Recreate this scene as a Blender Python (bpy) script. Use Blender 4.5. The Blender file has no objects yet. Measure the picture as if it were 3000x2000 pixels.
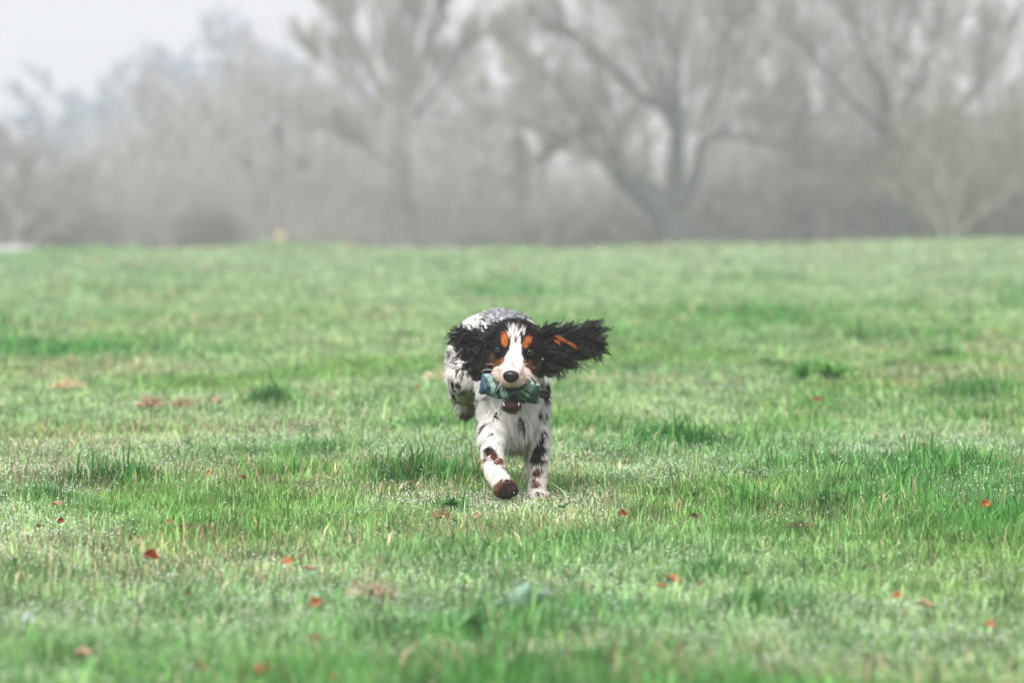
import bpy, math
import numpy as np
from mathutils import Vector
from mathutils.bvhtree import BVHTree

# ------------------------------------------------------------------ camera, sky, sun, exposure
S = bpy.context.scene
COL = S.collection
H, FPX, V0 = 0.72, 16667.0, 560.0          # eye height, focal length in photo pixels, row of the true horizon
cam_d = bpy.data.cameras.new('camera')
cam = bpy.data.objects.new('camera', cam_d)
COL.objects.link(cam)
cam.location = (0, 0, H)
cam.rotation_euler = (math.pi / 2 - math.atan(440 / FPX), 0, 0)
cam_d.lens = 200
cam_d.sensor_width = 36
cam_d.clip_end = 2000
cam_d.dof.use_dof = True
cam_d.dof.focus_distance = 13.06
cam_d.dof.aperture_fstop = 5.8
S.camera = cam

SUN_EL, SUN_AZ = math.radians(50), math.radians(-163)     # veiled sun high behind the camera, a little left
w = bpy.data.worlds.new('World')
S.world = w
w.use_nodes = True
nt = w.node_tree
bg = nt.nodes['Background']
sky = nt.nodes.new('ShaderNodeTexSky')
sky.sky_type = 'NISHITA'
sky.sun_disc = False
sky.sun_elevation = SUN_EL
sky.sun_rotation = SUN_AZ
sky.dust_density = 4
mixc = nt.nodes.new('ShaderNodeMix')
mixc.data_type = 'RGBA'
mixc.inputs['Factor'].default_value = 0.85
nt.links.new(sky.outputs[0], mixc.inputs['A'])
mixc.inputs['B'].default_value = (3.95, 3.98, 4.4, 1)      # high cloud over the whole sky
nt.links.new(mixc.outputs['Result'], bg.inputs['Color'])
bg.inputs['Strength'].default_value = 0.050

sun_d = bpy.data.lights.new('sun', 'SUN')
sun_d.energy = 1.5
sun_d.angle = math.radians(50)
sun_d.color = (1.0, 0.96, 0.9)
sun = bpy.data.objects.new('sun', sun_d)
COL.objects.link(sun)
sd = Vector((math.sin(SUN_AZ) * math.cos(SUN_EL), math.cos(SUN_AZ) * math.cos(SUN_EL), math.sin(SUN_EL)))
sun.rotation_euler = sd.to_track_quat('Z', 'Y').to_euler()

S.view_settings.view_transform = 'Standard'
S.view_settings.look = 'None'
S.view_settings.gamma = 1
S.view_settings.exposure = 2.12
S.cycles.max_bounces = 6
S.cycles.diffuse_bounces = 3
S.cycles.glossy_bounces = 2
S.cycles.transmission_bounces = 3
S.cycles.volume_bounces = 2
S.cycles.sample_clamp_indirect = 4
S.cycles.sample_clamp_direct = 30
S.cycles.caustics_reflective = False
S.cycles.caustics_refractive = False

rng = np.random.default_rng(7)

# ------------------------------------------------------------------ helpers
def W(u, v, Y):
    return np.array([(u - 1500) * Y / FPX, Y, H - (v - V0) * Y / FPX])

def Wn(u, v, Y):
    u, v, Y = np.broadcast_arrays(np.asarray(u, float), np.asarray(v, float), np.asarray(Y, float))
    return np.stack([(u - 1500) * Y / FPX, Y, H - (v - V0) * Y / FPX], -1)

def UV(p):
    return 1500 + p[:, 0] * FPX / p[:, 1], V0 + (H - p[:, 2]) * FPX / p[:, 1]

def hash3(i, j, k, seed):
    n = (i * 374761393 + j * 668265263 + k * 2147483647 + seed * 1274126177) & 0xFFFFFFFF
    n = ((n ^ (n >> 13)) * 1274126177) & 0xFFFFFFFF
    n = ((n ^ (n >> 16)) * 2246822519) & 0xFFFFFFFF
    return ((n ^ (n >> 15)) & 0xFFFFFF) / float(0xFFFFFF)

def noise(p, seed=0):
    p = np.asarray(p, float)
    i = np.floor(p).astype(np.int64)
    f = p - i
    f = f * f * (3 - 2 * f)
    out = 0
    for a in (0, 1):
        for b in (0, 1):
            for c in (0, 1):
                wgt = (f[:, 0] if a else 1 - f[:, 0]) * (f[:, 1] if b else 1 - f[:, 1]) * (f[:, 2] if c else 1 - f[:, 2])
                out = out + wgt * hash3(i[:, 0] + a, i[:, 1] + b, i[:, 2] + c, seed)
    return out

def noise2(x, y, sx, sy, seed=0, octaves=2):
    o, amp, tot = 0, 1.0, 0
    x = np.asarray(x, float); y = np.asarray(y, float)
    for k in range(octaves):
        o = o + amp * noise(np.stack([x / sx * 2 ** k, y / sy * 2 ** k, np.zeros_like(x) + k * 7.3], -1), seed + k)
        tot += amp
        amp *= 0.5
    return o / tot

def sstep(a, b, x):
    t = np.clip((x - a) / (b - a), 0, 1)
    return t * t * (3 - 2 * t)

def make_mesh(name, verts, quads=None, tris=None, col=None, smooth=True):
    me = bpy.data.meshes.new(name)
    verts = np.ascontiguousarray(verts, np.float32)
    nq = 0 if quads is None else len(quads)
    nt_ = 0 if tris is None else len(tris)
    me.vertices.add(len(verts))
    me.vertices.foreach_set('co', verts.ravel())
    loops = []
    if nq: loops.append(np.asarray(quads, np.int32).ravel())
    if nt_: loops.append(np.asarray(tris, np.int32).ravel())
    loops = np.concatenate(loops)
    me.loops.add(len(loops))
    me.loops.foreach_set('vertex_index', loops)
    starts = np.concatenate([np.arange(nq) * 4, nq * 4 + np.arange(nt_) * 3]).astype(np.int32)
    me.polygons.add(nq + nt_)
    me.polygons.foreach_set('loop_start', starts)
    if smooth:
        me.polygons.foreach_set('use_smooth', np.ones(nq + nt_, bool))
    me.update(calc_edges=True)
    if col is not None:
        c = np.ones((len(verts), 4), np.float32)
        c[:, :3] = col
        a = me.color_attributes.new('col', 'FLOAT_COLOR', 'POINT')
        a.data.foreach_set('color', c.ravel())
    return me

def link(name, data, mat=None, parent=None):
    o = bpy.data.objects.new(name, data)
    COL.objects.link(o)
    if mat is not None:
        data.materials.append(mat)
    if parent is not None:
        o.parent = parent
    return o

def tag(o, label=None, cat=None, group=None, kind=None):
    if label: o['label'] = label
    if cat: o['category'] = cat
    if group: o['group'] = group
    if kind: o['kind'] = kind
    return o

def empty(name, loc):
    o = bpy.data.objects.new(name, None)
    COL.objects.link(o)
    o.location = loc
    o.empty_display_size = 0.1
    return o

def tubes(P, R, sides=3):
    """P (N,K,3) centre lines, R (N,K) radii -> verts, quads, per-tube index of each vertex"""
    N, K, _ = P.shape
    T = np.gradient(P, axis=1)
    T /= np.linalg.norm(T, axis=2, keepdims=True) + 1e-9
    ref = np.where(np.abs(T[:, :1, 2:3]) > 0.8, np.array([1.0, 0.2, 0]), np.array([0, 0.2, 1.0]))
    A = np.cross(T, np.broadcast_to(ref, T.shape))
    A /= np.linalg.norm(A, axis=2, keepdims=True) + 1e-9
    B = np.cross(T, A)
    ang = np.arange(sides) * 2 * math.pi / sides
    V = P[:, :, None, :] + R[:, :, None, None] * (np.cos(ang)[None, None, :, None] * A[:, :, None, :] + np.sin(ang)[None, None, :, None] * B[:, :, None, :])
    V = V.reshape(-1, 3)
    n = np.arange(N)[:, None, None] * K * sides
    k = np.arange(K - 1)[None, :, None] * sides
    s = np.arange(sides)[None, None, :]
    s2 = (s + 1) % sides
    Q = np.stack([n + k + s, n + k + s2, n + k + sides + s2, n + k + sides + s], -1).reshape(-1, 4)
    return V, Q

def merge(parts):
    vs, qs, off = [], [], 0
    for v, q in parts:
        vs.append(v); qs.append(q + off); off += len(v)
    return np.concatenate(vs), np.concatenate(qs)

def norm(a):
    return a / (np.linalg.norm(a, axis=-1, keepdims=True) + 1e-9)

# ------------------------------------------------------------------ materials
def mat_new(name):
    m = bpy.data.materials.new(name)
    m.use_nodes = True
    return m, m.node_tree, m.node_tree.nodes['Principled BSDF']

def attr_mat(name, rough=0.6, spec=0.3, sheen=0.0, trans=None, coat=0.0, noise_scale=None, noise_amt=0.25):
    m, t, b = mat_new(name)
    a = t.nodes.new('ShaderNodeAttribute')
    a.attribute_name = 'col'
    src = a.outputs['Color']
    if noise_scale:
        n = t.nodes.new('ShaderNodeTexNoise')
        tc = t.nodes.new('ShaderNodeTexCoord')
        n.inputs['Scale'].default_value = noise_scale
        n.inputs['Detail'].default_value = 6
        t.links.new(tc.outputs['Object'], n.inputs['Vector'])
        mr = t.nodes.new('ShaderNodeMapRange')
        mr.inputs['From Min'].default_value = 0.3
        mr.inputs['From Max'].default_value = 0.7
        mr.inputs['To Min'].default_value = 1 - noise_amt
        mr.inputs['To Max'].default_value = 1 + noise_amt
        t.links.new(n.outputs['Fac'], mr.inputs['Value'])
        vm = t.nodes.new('ShaderNodeVectorMath')
        vm.operation = 'SCALE'
        t.links.new(src, vm.inputs[0])
        t.links.new(mr.outputs[0], vm.inputs['Scale'])
        src = vm.outputs[0]
        bp = t.nodes.new('ShaderNodeBump')
        bp.inputs['Strength'].default_value = 0.3
        bp.inputs['Distance'].default_value = 0.01
        t.links.new(n.outputs['Fac'], bp.inputs['Height'])
        t.links.new(bp.outputs[0], b.inputs['Normal'])
    t.links.new(src, b.inputs['Base Color'])
    b.inputs['Roughness'].default_value = rough
    b.inputs['Specular IOR Level'].default_value = spec
    b.inputs['Coat Weight'].default_value = coat
    b.inputs['Coat Roughness'].default_value = 0.08
    if trans:
        tr = t.nodes.new('ShaderNodeBsdfTranslucent')
        t.links.new(src, tr.inputs['Color'])
        mx = t.nodes.new('ShaderNodeMixShader')
        mx.inputs[0].default_value = trans
        t.links.new(b.outputs[0], mx.inputs[1])
        t.links.new(tr.outputs[0], mx.inputs[2])
        t.links.new(mx.outputs[0], t.nodes['Material Output'].inputs['Surface'])
    return m

def noise_mat(name, c1, c2, scale=5.0, rough=0.8, detail=6, bump=0.4, dist=0.02):
    m, t, b = mat_new(name)
    n = t.nodes.new('ShaderNodeTexNoise')
    tc = t.nodes.new('ShaderNodeTexCoord')
    n.inputs['Scale'].default_value = scale
    n.inputs['Detail'].default_value = detail
    t.links.new(tc.outputs['Object'], n.inputs['Vector'])
    r = t.nodes.new('ShaderNodeValToRGB')
    r.color_ramp.elements[0].position = 0.35
    r.color_ramp.elements[1].position = 0.65
    r.color_ramp.elements[0].color = (*c1, 1)
    r.color_ramp.elements[1].color = (*c2, 1)
    t.links.new(n.outputs['Fac'], r.inputs['Fac'])
    t.links.new(r.outputs['Color'], b.inputs['Base Color'])
    b.inputs['Roughness'].default_value = rough
    bp = t.nodes.new('ShaderNodeBump')
    bp.inputs['Strength'].default_value = bump
    bp.inputs['Distance'].default_value = dist
    t.links.new(n.outputs['Fac'], bp.inputs['Height'])
    t.links.new(bp.outputs[0], b.inputs['Normal'])
    return m

def drop_mat():
    m, t, b = mat_new('dew_glint_white')
    b.inputs['Base Color'].default_value = (0.93, 0.96, 0.95, 1)  # opaque white stands in for light sparkling through clear drops
    b.inputs['Roughness'].default_value = 0.25
    b.inputs['Specular IOR Level'].default_value = 1.0
    g = t.nodes.new('ShaderNodeBsdfGlossy')
    g.inputs['Color'].default_value = (1, 1, 1, 1)
    g.inputs['Roughness'].default_value = 0.28
    mx = t.nodes.new('ShaderNodeMixShader')
    mx.inputs[0].default_value = 0.5
    t.links.new(b.outputs[0], mx.inputs[1])
    t.links.new(g.outputs[0], mx.inputs[2])
    t.links.new(mx.outputs[0], t.nodes['Material Output'].inputs['Surface'])
    return m

M_SOIL = noise_mat('turf_soil', (0.045, 0.085, 0.03), (0.10, 0.17, 0.06), 3.0, 0.95)
M_BLADE = attr_mat('grass_blade', 0.42, 0.4, trans=0.35)
M_DEW = drop_mat()
M_LEAF = attr_mat('dead_leaf', 0.6, 0.3, trans=0.15, noise_scale=60, noise_amt=0.35)
M_GREENLEAF = attr_mat('weed_leaf', 0.4, 0.4, trans=0.2, noise_scale=40, noise_amt=0.25)
M_FUR = attr_mat('fur', 0.55, 0.12)
M_SKIN = attr_mat('skin_under_fur', 0.75, 0.1)
M_WET = attr_mat('wet_skin', 0.32, 0.35)
M_EYE = attr_mat('eye', 0.2, 0.25, coat=.1)
M_CLOTH = attr_mat('dummy_cloth', 0.45, 0.35, noise_scale=120, noise_amt=0.12)
M_STRAP = noise_mat('strap_webbing', (0.008, 0.008, 0.010), (0.02, 0.02, 0.024), 300, 0.6, 2, 0.3, 0.001)
M_STRAP.node_tree.nodes['Principled BSDF'].inputs['Specular IOR Level'].default_value = .1

# ------------------------------------------------------------------ ground
TUFTS = []   # (x, y, rx, ry, strength)
def tuft(u, v, wpx, s=1.0, dy=None):
    Y = H * FPX / (v - V0)
    rx = wpx * 0.5 * Y / FPX
    rx *= 1.25
    s *= .85
    TUFTS.append(((u - 1500) * Y / FPX, Y, rx, dy if dy else max(rx * 0.8, 0.10), s))
for a in [(1250, 1432, 330, 1.45), (1100, 1400, 200, .8), (330, 1425, 330, 1.25), (130, 1470, 160, .8), (790, 1200, 150, 1.15), (880, 1405, 200, .8),
          (700, 1440, 160, .6), (1990, 1335, 300, 1.35), (2420, 1510, 150, 1.0), (2200, 1500, 130, .8), (2930, 1590, 220, .6), (2760, 1560, 180, .35),
          (2219, 1790, 260, .9), (2090, 1700, 160, .7), (2870, 1175, 330, 1.0), (1785, 1290, 180, .7), (485, 1052, 110, 1.0), (1190, 1008, 150, .7),
          (650, 1060, 90, .8), (375, 792, 60, 1.3), (1015, 778, 60, 1.3), (970, 728, 50, 1.5), (1480, 830, 170, .9), (1985, 738, 60, 1.3),
          (2800, 712, 70, 1.3), (2510, 1012, 60, 1.1), (1000, 1050, 120, .6), (2250, 1095, 120, .8), (560, 1560, 180, .6), (1700, 1490, 120, .5),
          (1550, 1500, 120, .4), (1330, 1505, 110, .8), (100, 1700, 260, .7), (960, 1790, 260, .6), (1420, 1700, 220, .5), (1700, 1600, 200, .5),
          (560, 1800, 200, .6), (380, 1990, 300, .8), (1750, 1960, 500, .9), (2500, 1880, 260, .6), (2150, 1560, 160, .6), (2560, 1370, 200, .6),
          (2200, 1300, 160, .5), (60, 1090, 160, .7), (300, 1140, 150, .6), (1500, 1820, 120, .6), (2790, 1060, 120, .8), (2600, 1100, 140, .7),
          (380, 880, 200, .5), (2700, 900, 300, .4), (150, 960, 220, .5), (1260, 960, 130, .6)]:
    tuft(*a)

def crest(x, y):
    tilt = np.clip(x, -14, 14) * 0.0068 * sstep(30, 75, y) - 0.05 * sstep(38, 70, y)
    return tilt - 0.010 * np.clip(y - 74, 0, 400) ** 1.25 * (1 - sstep(74, 140, y)) - (0.010 * 46 ** 1.25 + 0.1) * sstep(74, 140, y)

def ground_z(x, y):
    n = (noise2(x, y, 1.1, 1.1, 11) - 0.5) * 0.035 + (noise2(x, y, 6, 6, 12) - 0.5) * 0.05
    n = n * sstep(0.35, 1.0, np.hypot(x - 0.03, y - 13.25))
    big = (noise2(x, y, 2.6, 4, 14, 3) - 0.5) * 0.33 * sstep(35, 70, y) * (1 - sstep(120, 150, y))
    return n + big + crest(x, y)

def lushness(x, y):
    sc = 1 + np.clip(y - 20, 0, 60) * 0.03
    n = noise2(x / sc, y / sc, 0.55, 0.8, 21, 3)
    n2 = noise2(x, y, 1.3, 3.5, 22, 2)
    l = sstep(0.45, 0.78, n * 0.62 + n2 * 0.38) * 0.8
    nd = noise2(x, y, .14, .22, 24, 2)
    for (tx, ty, rx, ry, s) in TUFTS:
        d = (((x - tx) / rx) ** 2 + ((y - ty) / ry) ** 2) * (0.35 + 1.5 * nd)
        l = np.maximum(l, s * (1 - .35 * min(1, max(0, (ty - 16) / 30))) * np.exp(-d * 0.8))
    l = l * sstep(0.05, 0.22, np.hypot(x - 0.02, (y - 13.1) * 0.35))
    return l

def build_ground():
    xs = np.unique(np.concatenate([np.arange(-12, 12.01, 0.25), -12 - np.geomspace(0.5, 290, 40), 12 + np.geomspace(0.5, 290, 40)]))
    ys = np.unique(np.concatenate([np.arange(4, 16, 0.1), np.arange(16, 100, 0.35), 100 + np.geomspace(0.5, 340, 50), 4 - np.geomspace(0.3, 40, 20)]))
    X, Y = np.meshgrid(xs, ys)
    Z = ground_z(X.ravel(), Y.ravel())
    V = np.stack([X.ravel(), Y.ravel(), Z], -1)
    nx, ny = len(xs), len(ys)
    i = np.arange(nx - 1)[None, :] + np.arange(ny - 1)[:, None] * nx
    Q = np.stack([i, i + 1, i + nx + 1, i + nx], -1).reshape(-1, 4)
    tag(link('ground', make_mesh('ground', V, Q), M_SOIL), kind='structure', label='green pasture turf')
build_ground()

# ------------------------------------------------------------------ grass
def build_grass():
    def band(y0, y1, dens, marg0, marg1):
        hw1 = 0.09 * y1 + marg1
        n = int(dens * (y1 - y0) * 2 * hw1)
        y = rng.uniform(y0, y1, n)
        x = rng.uniform(-hw1, hw1, n)
        m = marg0 + (marg1 - marg0) * (y - y0) / (y1 - y0)
        k = np.abs(x) < 0.09 * y + m
        return x[k], y[k]
    bx = [band(7.3, 12, 8200, .7, .7), band(12, 17, 9500, .7, .8), band(17, 25, 3600, .9, 1.3), band(25, 42, 1050, 3.2, 6), band(42, 84, 330, 6, 12)]
    x = np.concatenate([b[0] for b in bx]); y = np.concatenate([b[1] for b in bx])
    # extra blades in tufts
    ex, ey = [], []
    for (tx, ty, rx, ry, s) in TUFTS:
        if s < .55: continue
        n = int(650 * s * min(1.0, 14 / ty) * max(0.5, min(2.5, rx / 0.12)))
        ex.append(tx + rng.normal(0, rx * .5, n)); ey.append(ty + rng.normal(0, ry * .5, n))
    x = np.concatenate([x] + ex); y = np.concatenate([y] + ey)
    n = len(x)
    z = ground_z(x, y)
    L = np.clip(lushness(x, y), 0, 1.2)
    dew = noise2(x, y, 0.6, 1.3, 31, 3)
    dist = np.clip(y / 13.0, 0.8, 8)
    wdt = rng.uniform(0.0016, 0.0034, n) * np.maximum(1, dist ** 1.15)
    wdt *= 1 + 0.25 * L
    hgt = (0.020 + 0.016 * rng.random(n)) * (1 - L) + (0.045 + 0.045 * rng.random(n)) * L
    cln = noise2(x, y, .13, .18, 41, 2)
    hgt *= 0.35 + 1.15 * cln + 0.25 * rng.random(n)
    hgt *= 1 + np.clip(y - 25, 0, 60) * 0.006
    coarse = rng.random(n) < 0.07
    wdt = np.where(coarse, wdt * 1.7, wdt); hgt = np.where(coarse, hgt * 1.45, hgt)
    tall = rng.random(n) < 0.006
    hgt = np.where(tall & (y > 11), hgt * 1.7 + 0.02, hgt)
    feet = np.hypot(x - 0.02, (y - 13.1) * 0.45) < 0.17
    hgt = np.where(feet, np.minimum(hgt, 0.03), hgt)
    # colours
    pale = np.array([0.295, 0.44, 0.18]); mid = np.array([0.178, 0.365, 0.080]); lush = np.array([0.056, 0.25, 0.040])
    straw = np.array([0.50, 0.42, 0.24]); blue = np.array([0.23, 0.40, 0.18])
    dv = sstep(0.35, 0.65, dew)[:, None]
    c = mid * (1 - dv) + pale * dv
    bb = sstep(.5, .7, noise2(x, y, 1.5, 2.6, 36))[:, None] * 0.5
    c = c * (1 - bb) + blue * bb
    far_haze = (sstep(18, 50, y) * .6)[:, None]  # far blades pale with distance, haze mixed into their colour
    c = c * (1 - far_haze) + np.array([.39, .52, .32]) * far_haze
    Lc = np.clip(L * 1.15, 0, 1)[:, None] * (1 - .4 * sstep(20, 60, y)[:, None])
    c = c * (1 - Lc) + lush * Lc
    sp = sstep(.52, .75, noise2(x, y, 0.8, 1.4, 33, 3)) * 0.36 + 0.04
    isst = rng.random(n) < sp * (1 - 0.8 * np.clip(L, 0, 1))
    c = np.where(isst[:, None], straw * rng.uniform(.55, 1.05, (n, 1)), c)
    c = c * rng.uniform(0.55, 1.38, (n, 1)) * (1 + rng.normal(0, .05, (n, 3)))
    c = c * (.50 + .98 * noise2(x, y, .10, .16, 43, 2))[:, None]
    c = np.clip(c, 0.01, 0.8)
    # geometry: root pair, middle pair, tip
    az = rng.uniform(0, 2 * math.pi, n)
    fx, fy = np.cos(az), np.sin(az)
    lean = rng.uniform(0.10, 1.05, n) * (1 - 0.45 * np.clip(L, 0, 1))
    la = az + math.pi / 2 + rng.normal(0, .3, n)
    lx, ly = np.cos(la) * lean, np.sin(la) * lean
    base = np.stack([x, y, z - 0.004], -1)
    side = np.stack([fx, fy, np.zeros(n)], -1) * (wdt * 0.5)[:, None]
    h = hgt[:, None]
    mid_p = base + np.stack([lx * 0.35, ly * 0.35, np.full(n, 0.58)], -1) * h
    tip = base + np.stack([lx, ly, 1 - 0.28 * lean], -1) * h
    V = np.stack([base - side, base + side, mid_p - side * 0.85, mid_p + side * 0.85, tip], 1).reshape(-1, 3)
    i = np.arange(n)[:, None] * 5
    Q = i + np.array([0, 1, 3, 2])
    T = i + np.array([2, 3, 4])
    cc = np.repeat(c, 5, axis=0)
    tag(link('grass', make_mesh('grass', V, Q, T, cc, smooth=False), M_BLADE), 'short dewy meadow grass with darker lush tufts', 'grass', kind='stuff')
    # dew on the tips of the short wet blades
    pr = sstep(.38, .66, dew) * (1 - np.clip(L, 0, .9)) * np.where(y < 11.5, .24, .33) * (1 - .45 * sstep(14, 17, y)) * (1 - sstep(15.5, 27, y)) + 0.012 * (y < 20)
    pr = pr * np.where(y > 12, 1, 1.0)
    k = np.nonzero(rng.random(n) < pr)[0]
    t = rng.uniform(.0, 1, len(k)) ** .5
    pos = mid_p[k] * (1 - t[:, None]) + tip[k] * t[:, None]
    r = rng.uniform(0.0007, 0.0016, len(k)) * (1 + np.clip(y[k] - 14, 0, 9) * 0.05)
    drops('dew_drops', pos, r, 'tiny bright dew drops on the grass blades', 'dew')
    print('blades', n, 'dew', len(k))

def drops(name, pos, r, label, cat):
    g = (1 + 5 ** .5) / 2
    iv = np.array([(-1, g, 0), (1, g, 0), (-1, -g, 0), (1, -g, 0), (0, -1, g), (0, 1, g), (0, -1, -g), (0, 1, -g), (g, 0, -1), (g, 0, 1), (-g, 0, -1), (-g, 0, 1)]) / math.hypot(1, g)
    it = np.array([(0, 11, 5), (0, 5, 1), (0, 1, 7), (0, 7, 10), (0, 10, 11), (1, 5, 9), (5, 11, 4), (11, 10, 2), (10, 7, 6), (7, 1, 8), (3, 9, 4), (3, 4, 2), (3, 2, 6), (3, 6, 8), (3, 8, 9), (4, 9, 5), (2, 4, 11), (6, 2, 10), (8, 6, 7), (9, 8, 1)])
    V = (pos[:, None, :] + iv[None] * r[:, None, None]).reshape(-1, 3)
    T = (np.arange(len(pos))[:, None, None] * 12 + it[None]).reshape(-1, 3)
    return tag(link(name, make_mesh(name, V, None, T), M_DEW), label, cat, kind='stuff')
build_grass()

# ------------------------------------------------------------------ the dog
DOG = empty('dog', (0.0, 13.3, 0.0))
tag(DOG, 'white and black spotted spaniel with tan eyebrows running forward, toy in its mouth', 'dog')
ORG = np.array([0.0, 13.3, 0.0])

def icos(sub=2):
    import bmesh
    bm = bmesh.new()
    bmesh.ops.create_icosphere(bm, subdivisions=sub, radius=1)
    v = np.array([x.co[:] for x in bm.verts]); f = np.array([[q.index for q in p.verts] for p in bm.faces])
    bm.free()
    return v, f
ICV, ICF = icos(3)

balls = []   # centre, radii(3)
def ball(u, v, Y, rx, ry=None, rz=None):
    ry = rx if ry is None else ry
    rz = rx if rz is None else rz
    balls.append((W(u, v, Y), (rx, ry, rz)))
def chain(pts, step=0.008):
    for a, b in zip(pts[:-1], pts[1:]):
        pa, pb = W(*a[:3]), W(*b[:3])
        n = max(2, int(np.linalg.norm(pb - pa) / step))
        for i in range(n + 1):
            t = i / n
            r = a[3] + (b[3] - a[3]) * t
            balls.append((pa + (pb - pa) * t, (r, r, r)))

# trunk
ball(1463, 985, 13.72, .076, .13, .066)
ball(1440, 1010, 13.72, .07, .10, .075)
ball(1500, 1010, 13.72, .07, .10, .08)
ball(1478, 1045, 13.55, .083, .16, .095)
ball(1492, 1090, 13.40, .079, .15, .115)
ball(1505, 1150, 13.30, .071, .10, .105)
ball(1506, 1195, 13.235, .058, .07, .075)
ball(1508, 1228, 13.28, .038, .08, .042)
chain([(1505, 1130, 13.26, .07), (1508, 1060, 13.22, .062), (1511, 1020, 13.19, .056)])
# near fore leg, reaching forward with the paw lifted
chain([(1452, 1120, 13.30, .044), (1450, 1190, 13.24, .041), (1446, 1245, 13.20, .034), (1440, 1300, 13.14, .027), (1444, 1350, 13.08, .0225), (1453, 1392, 13.03, .021), (1468, 1415, 13.0, .022)])
ball(1480, 1422, 12.99, .022, .018, .018)
ball(1488, 1436, 12.985, .022, .014, .013)
for (du, dv) in ((-20, 8), (-8, 17), (8, 16), (20, 6)):
    ball(1482 + du, 1432 + dv * .8, 12.968, .0115, .013, .0125)
ball(1482, 1426, 12.968, .015, .008, .011)
# planted fore leg
chain([(1558, 1120, 13.33, .042), (1564, 1180, 13.30, .038), (1570, 1240, 13.30, .032), (1577, 1300, 13.29, .027), (1578, 1350, 13.27, .0225), (1576, 1400, 13.27, .0195), (1574, 1440, 13.26, .019)])
ball(1573, 1452, 13.245, .0225, .033, .015)
for du in (-21, -7, 8, 21):
    ball(1574 + du, 1456, 13.225 if abs(du) < 10 else 13.237, .0098, .015, .0115)
# hind leg, lifted and swung out on the left of the picture
chain([(1408, 1000, 13.70, .062), (1372, 1050, 13.62, .054), (1360, 1100, 13.58, .044), (1357, 1140, 13.63, .031), (1366, 1160, 13.72, .022), (1364, 1180, 13.72, .019)])
ball(1362, 1192, 13.70, .022, .02, .024)
for (du, dv) in ((-15, 8), (-5, 17), (7, 17), (17, 8)):
    ball(1362 + du, 1192 + dv, 13.69, .0095, .012, .011)
# other hind leg, behind the planted fore leg
chain([(1515, 1010, 13.74, .062), (1535, 1080, 13.66, .054), (1548, 1140, 13.68, .040), (1565, 1220, 13.80, .026), (1570, 1270, 13.90, .019), (1572, 1330, 13.92, .017), (1572, 1390, 13.95, .018)])
ball(1572, 1402, 13.92, .022, .03, .014)
# docked tail, behind the rump
chain([(1490, 950, 13.84, .02), (1500, 948, 13.90, .014), (1506, 950, 13.96, .009)])
# skull
ball(1510, 998, 13.125, .057, .068, .050)
ball(1510, 1018, 13.09, .056, .055, .042)
ball(1472, 1054, 13.09, .027, .035, .028)
ball(1550, 1058, 13.09, .027, .035, .028)
ball(1470, 1008, 13.055, .017, .016, .012)
ball(1545, 1012, 13.055, .017, .016, .012)
chain([(1508, 1030, 13.06, .027), (1503, 1062, 13.01, .0285), (1499, 1090, 12.96, .028), (1498, 1100, 12.94, .026)])
ball(1470, 1098, 12.985, .023, .032, .022)
ball(1530, 1101, 12.985, .023, .032, .022)
ball(1484, 1110, 12.945, .019, .018, .016)
ball(1514, 1112, 12.945, .019, .018, .016)
ball(1498, 1106, 12.935, .018, .016, .018)
# lower jaw
chain([(1504, 1125, 13.13, .026), (1502, 1160, 13.10, .023), (1500, 1182, 13.05, .021)])
ball(1499, 1192, 13.00, .0235, .042, .0125)
ball(1499, 1190, 12.972, .020, .022, .0125)
# ear leathers
def flap(pts, thick=.007):
    for (u, v, Y, ru, rv) in pts:
        balls.append((W(u, v, Y), (ru / 1270, thick, rv / 1270)))
for t in np.linspace(0, 1, 12):
    flap([(1562 + t * 125, 998 + t * 14 + 6 * math.sin(t * 3), 13.13 + .02 * t, 28, 33 - 12 * t)])
for t in np.linspace(0, 1, 10):
    flap([(1450 - t * 48, 1004 + t * 34, 13.12 + .03 * t, 26, 36 - 8 * t)])

def build_body():
    Vs, Fs, off = [], [], 0
    for c, r in balls:
        Vs.append(ICV * np.array(r) + c - ORG); Fs.append(ICF + off); off += len(ICV)
    me = make_mesh('body_source', np.concatenate(Vs), None, np.concatenate(Fs))
    ob = bpy.data.objects.new('body_source', me)
    COL.objects.link(ob)
    m = ob.modifiers.new('r', 'REMESH'); m.mode = 'VOXEL'; m.voxel_size = 0.0033; m.use_smooth_shade = True
    s = ob.modifiers.new('s', 'SMOOTH'); s.factor = 0.5; s.iterations = 5
    bpy.context.view_layer.update()
    dg = bpy.context.evaluated_depsgraph_get()
    out = bpy.data.meshes.new_from_object(ob.evaluated_get(dg))
    bpy.data.objects.remove(ob); bpy.data.meshes.remove(me)
    out.name = 'body'
    return out

WHITE = np.array([.75, .735, .715]); BLACK = np.array([.008, .0075, .008]); TAN = np.array([.44, .118, .02])
PINK = np.array([.58, .36, .28]); BROWN = np.array([.12, .045, .028]); MUD = np.array([.06, .03, .016])

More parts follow.
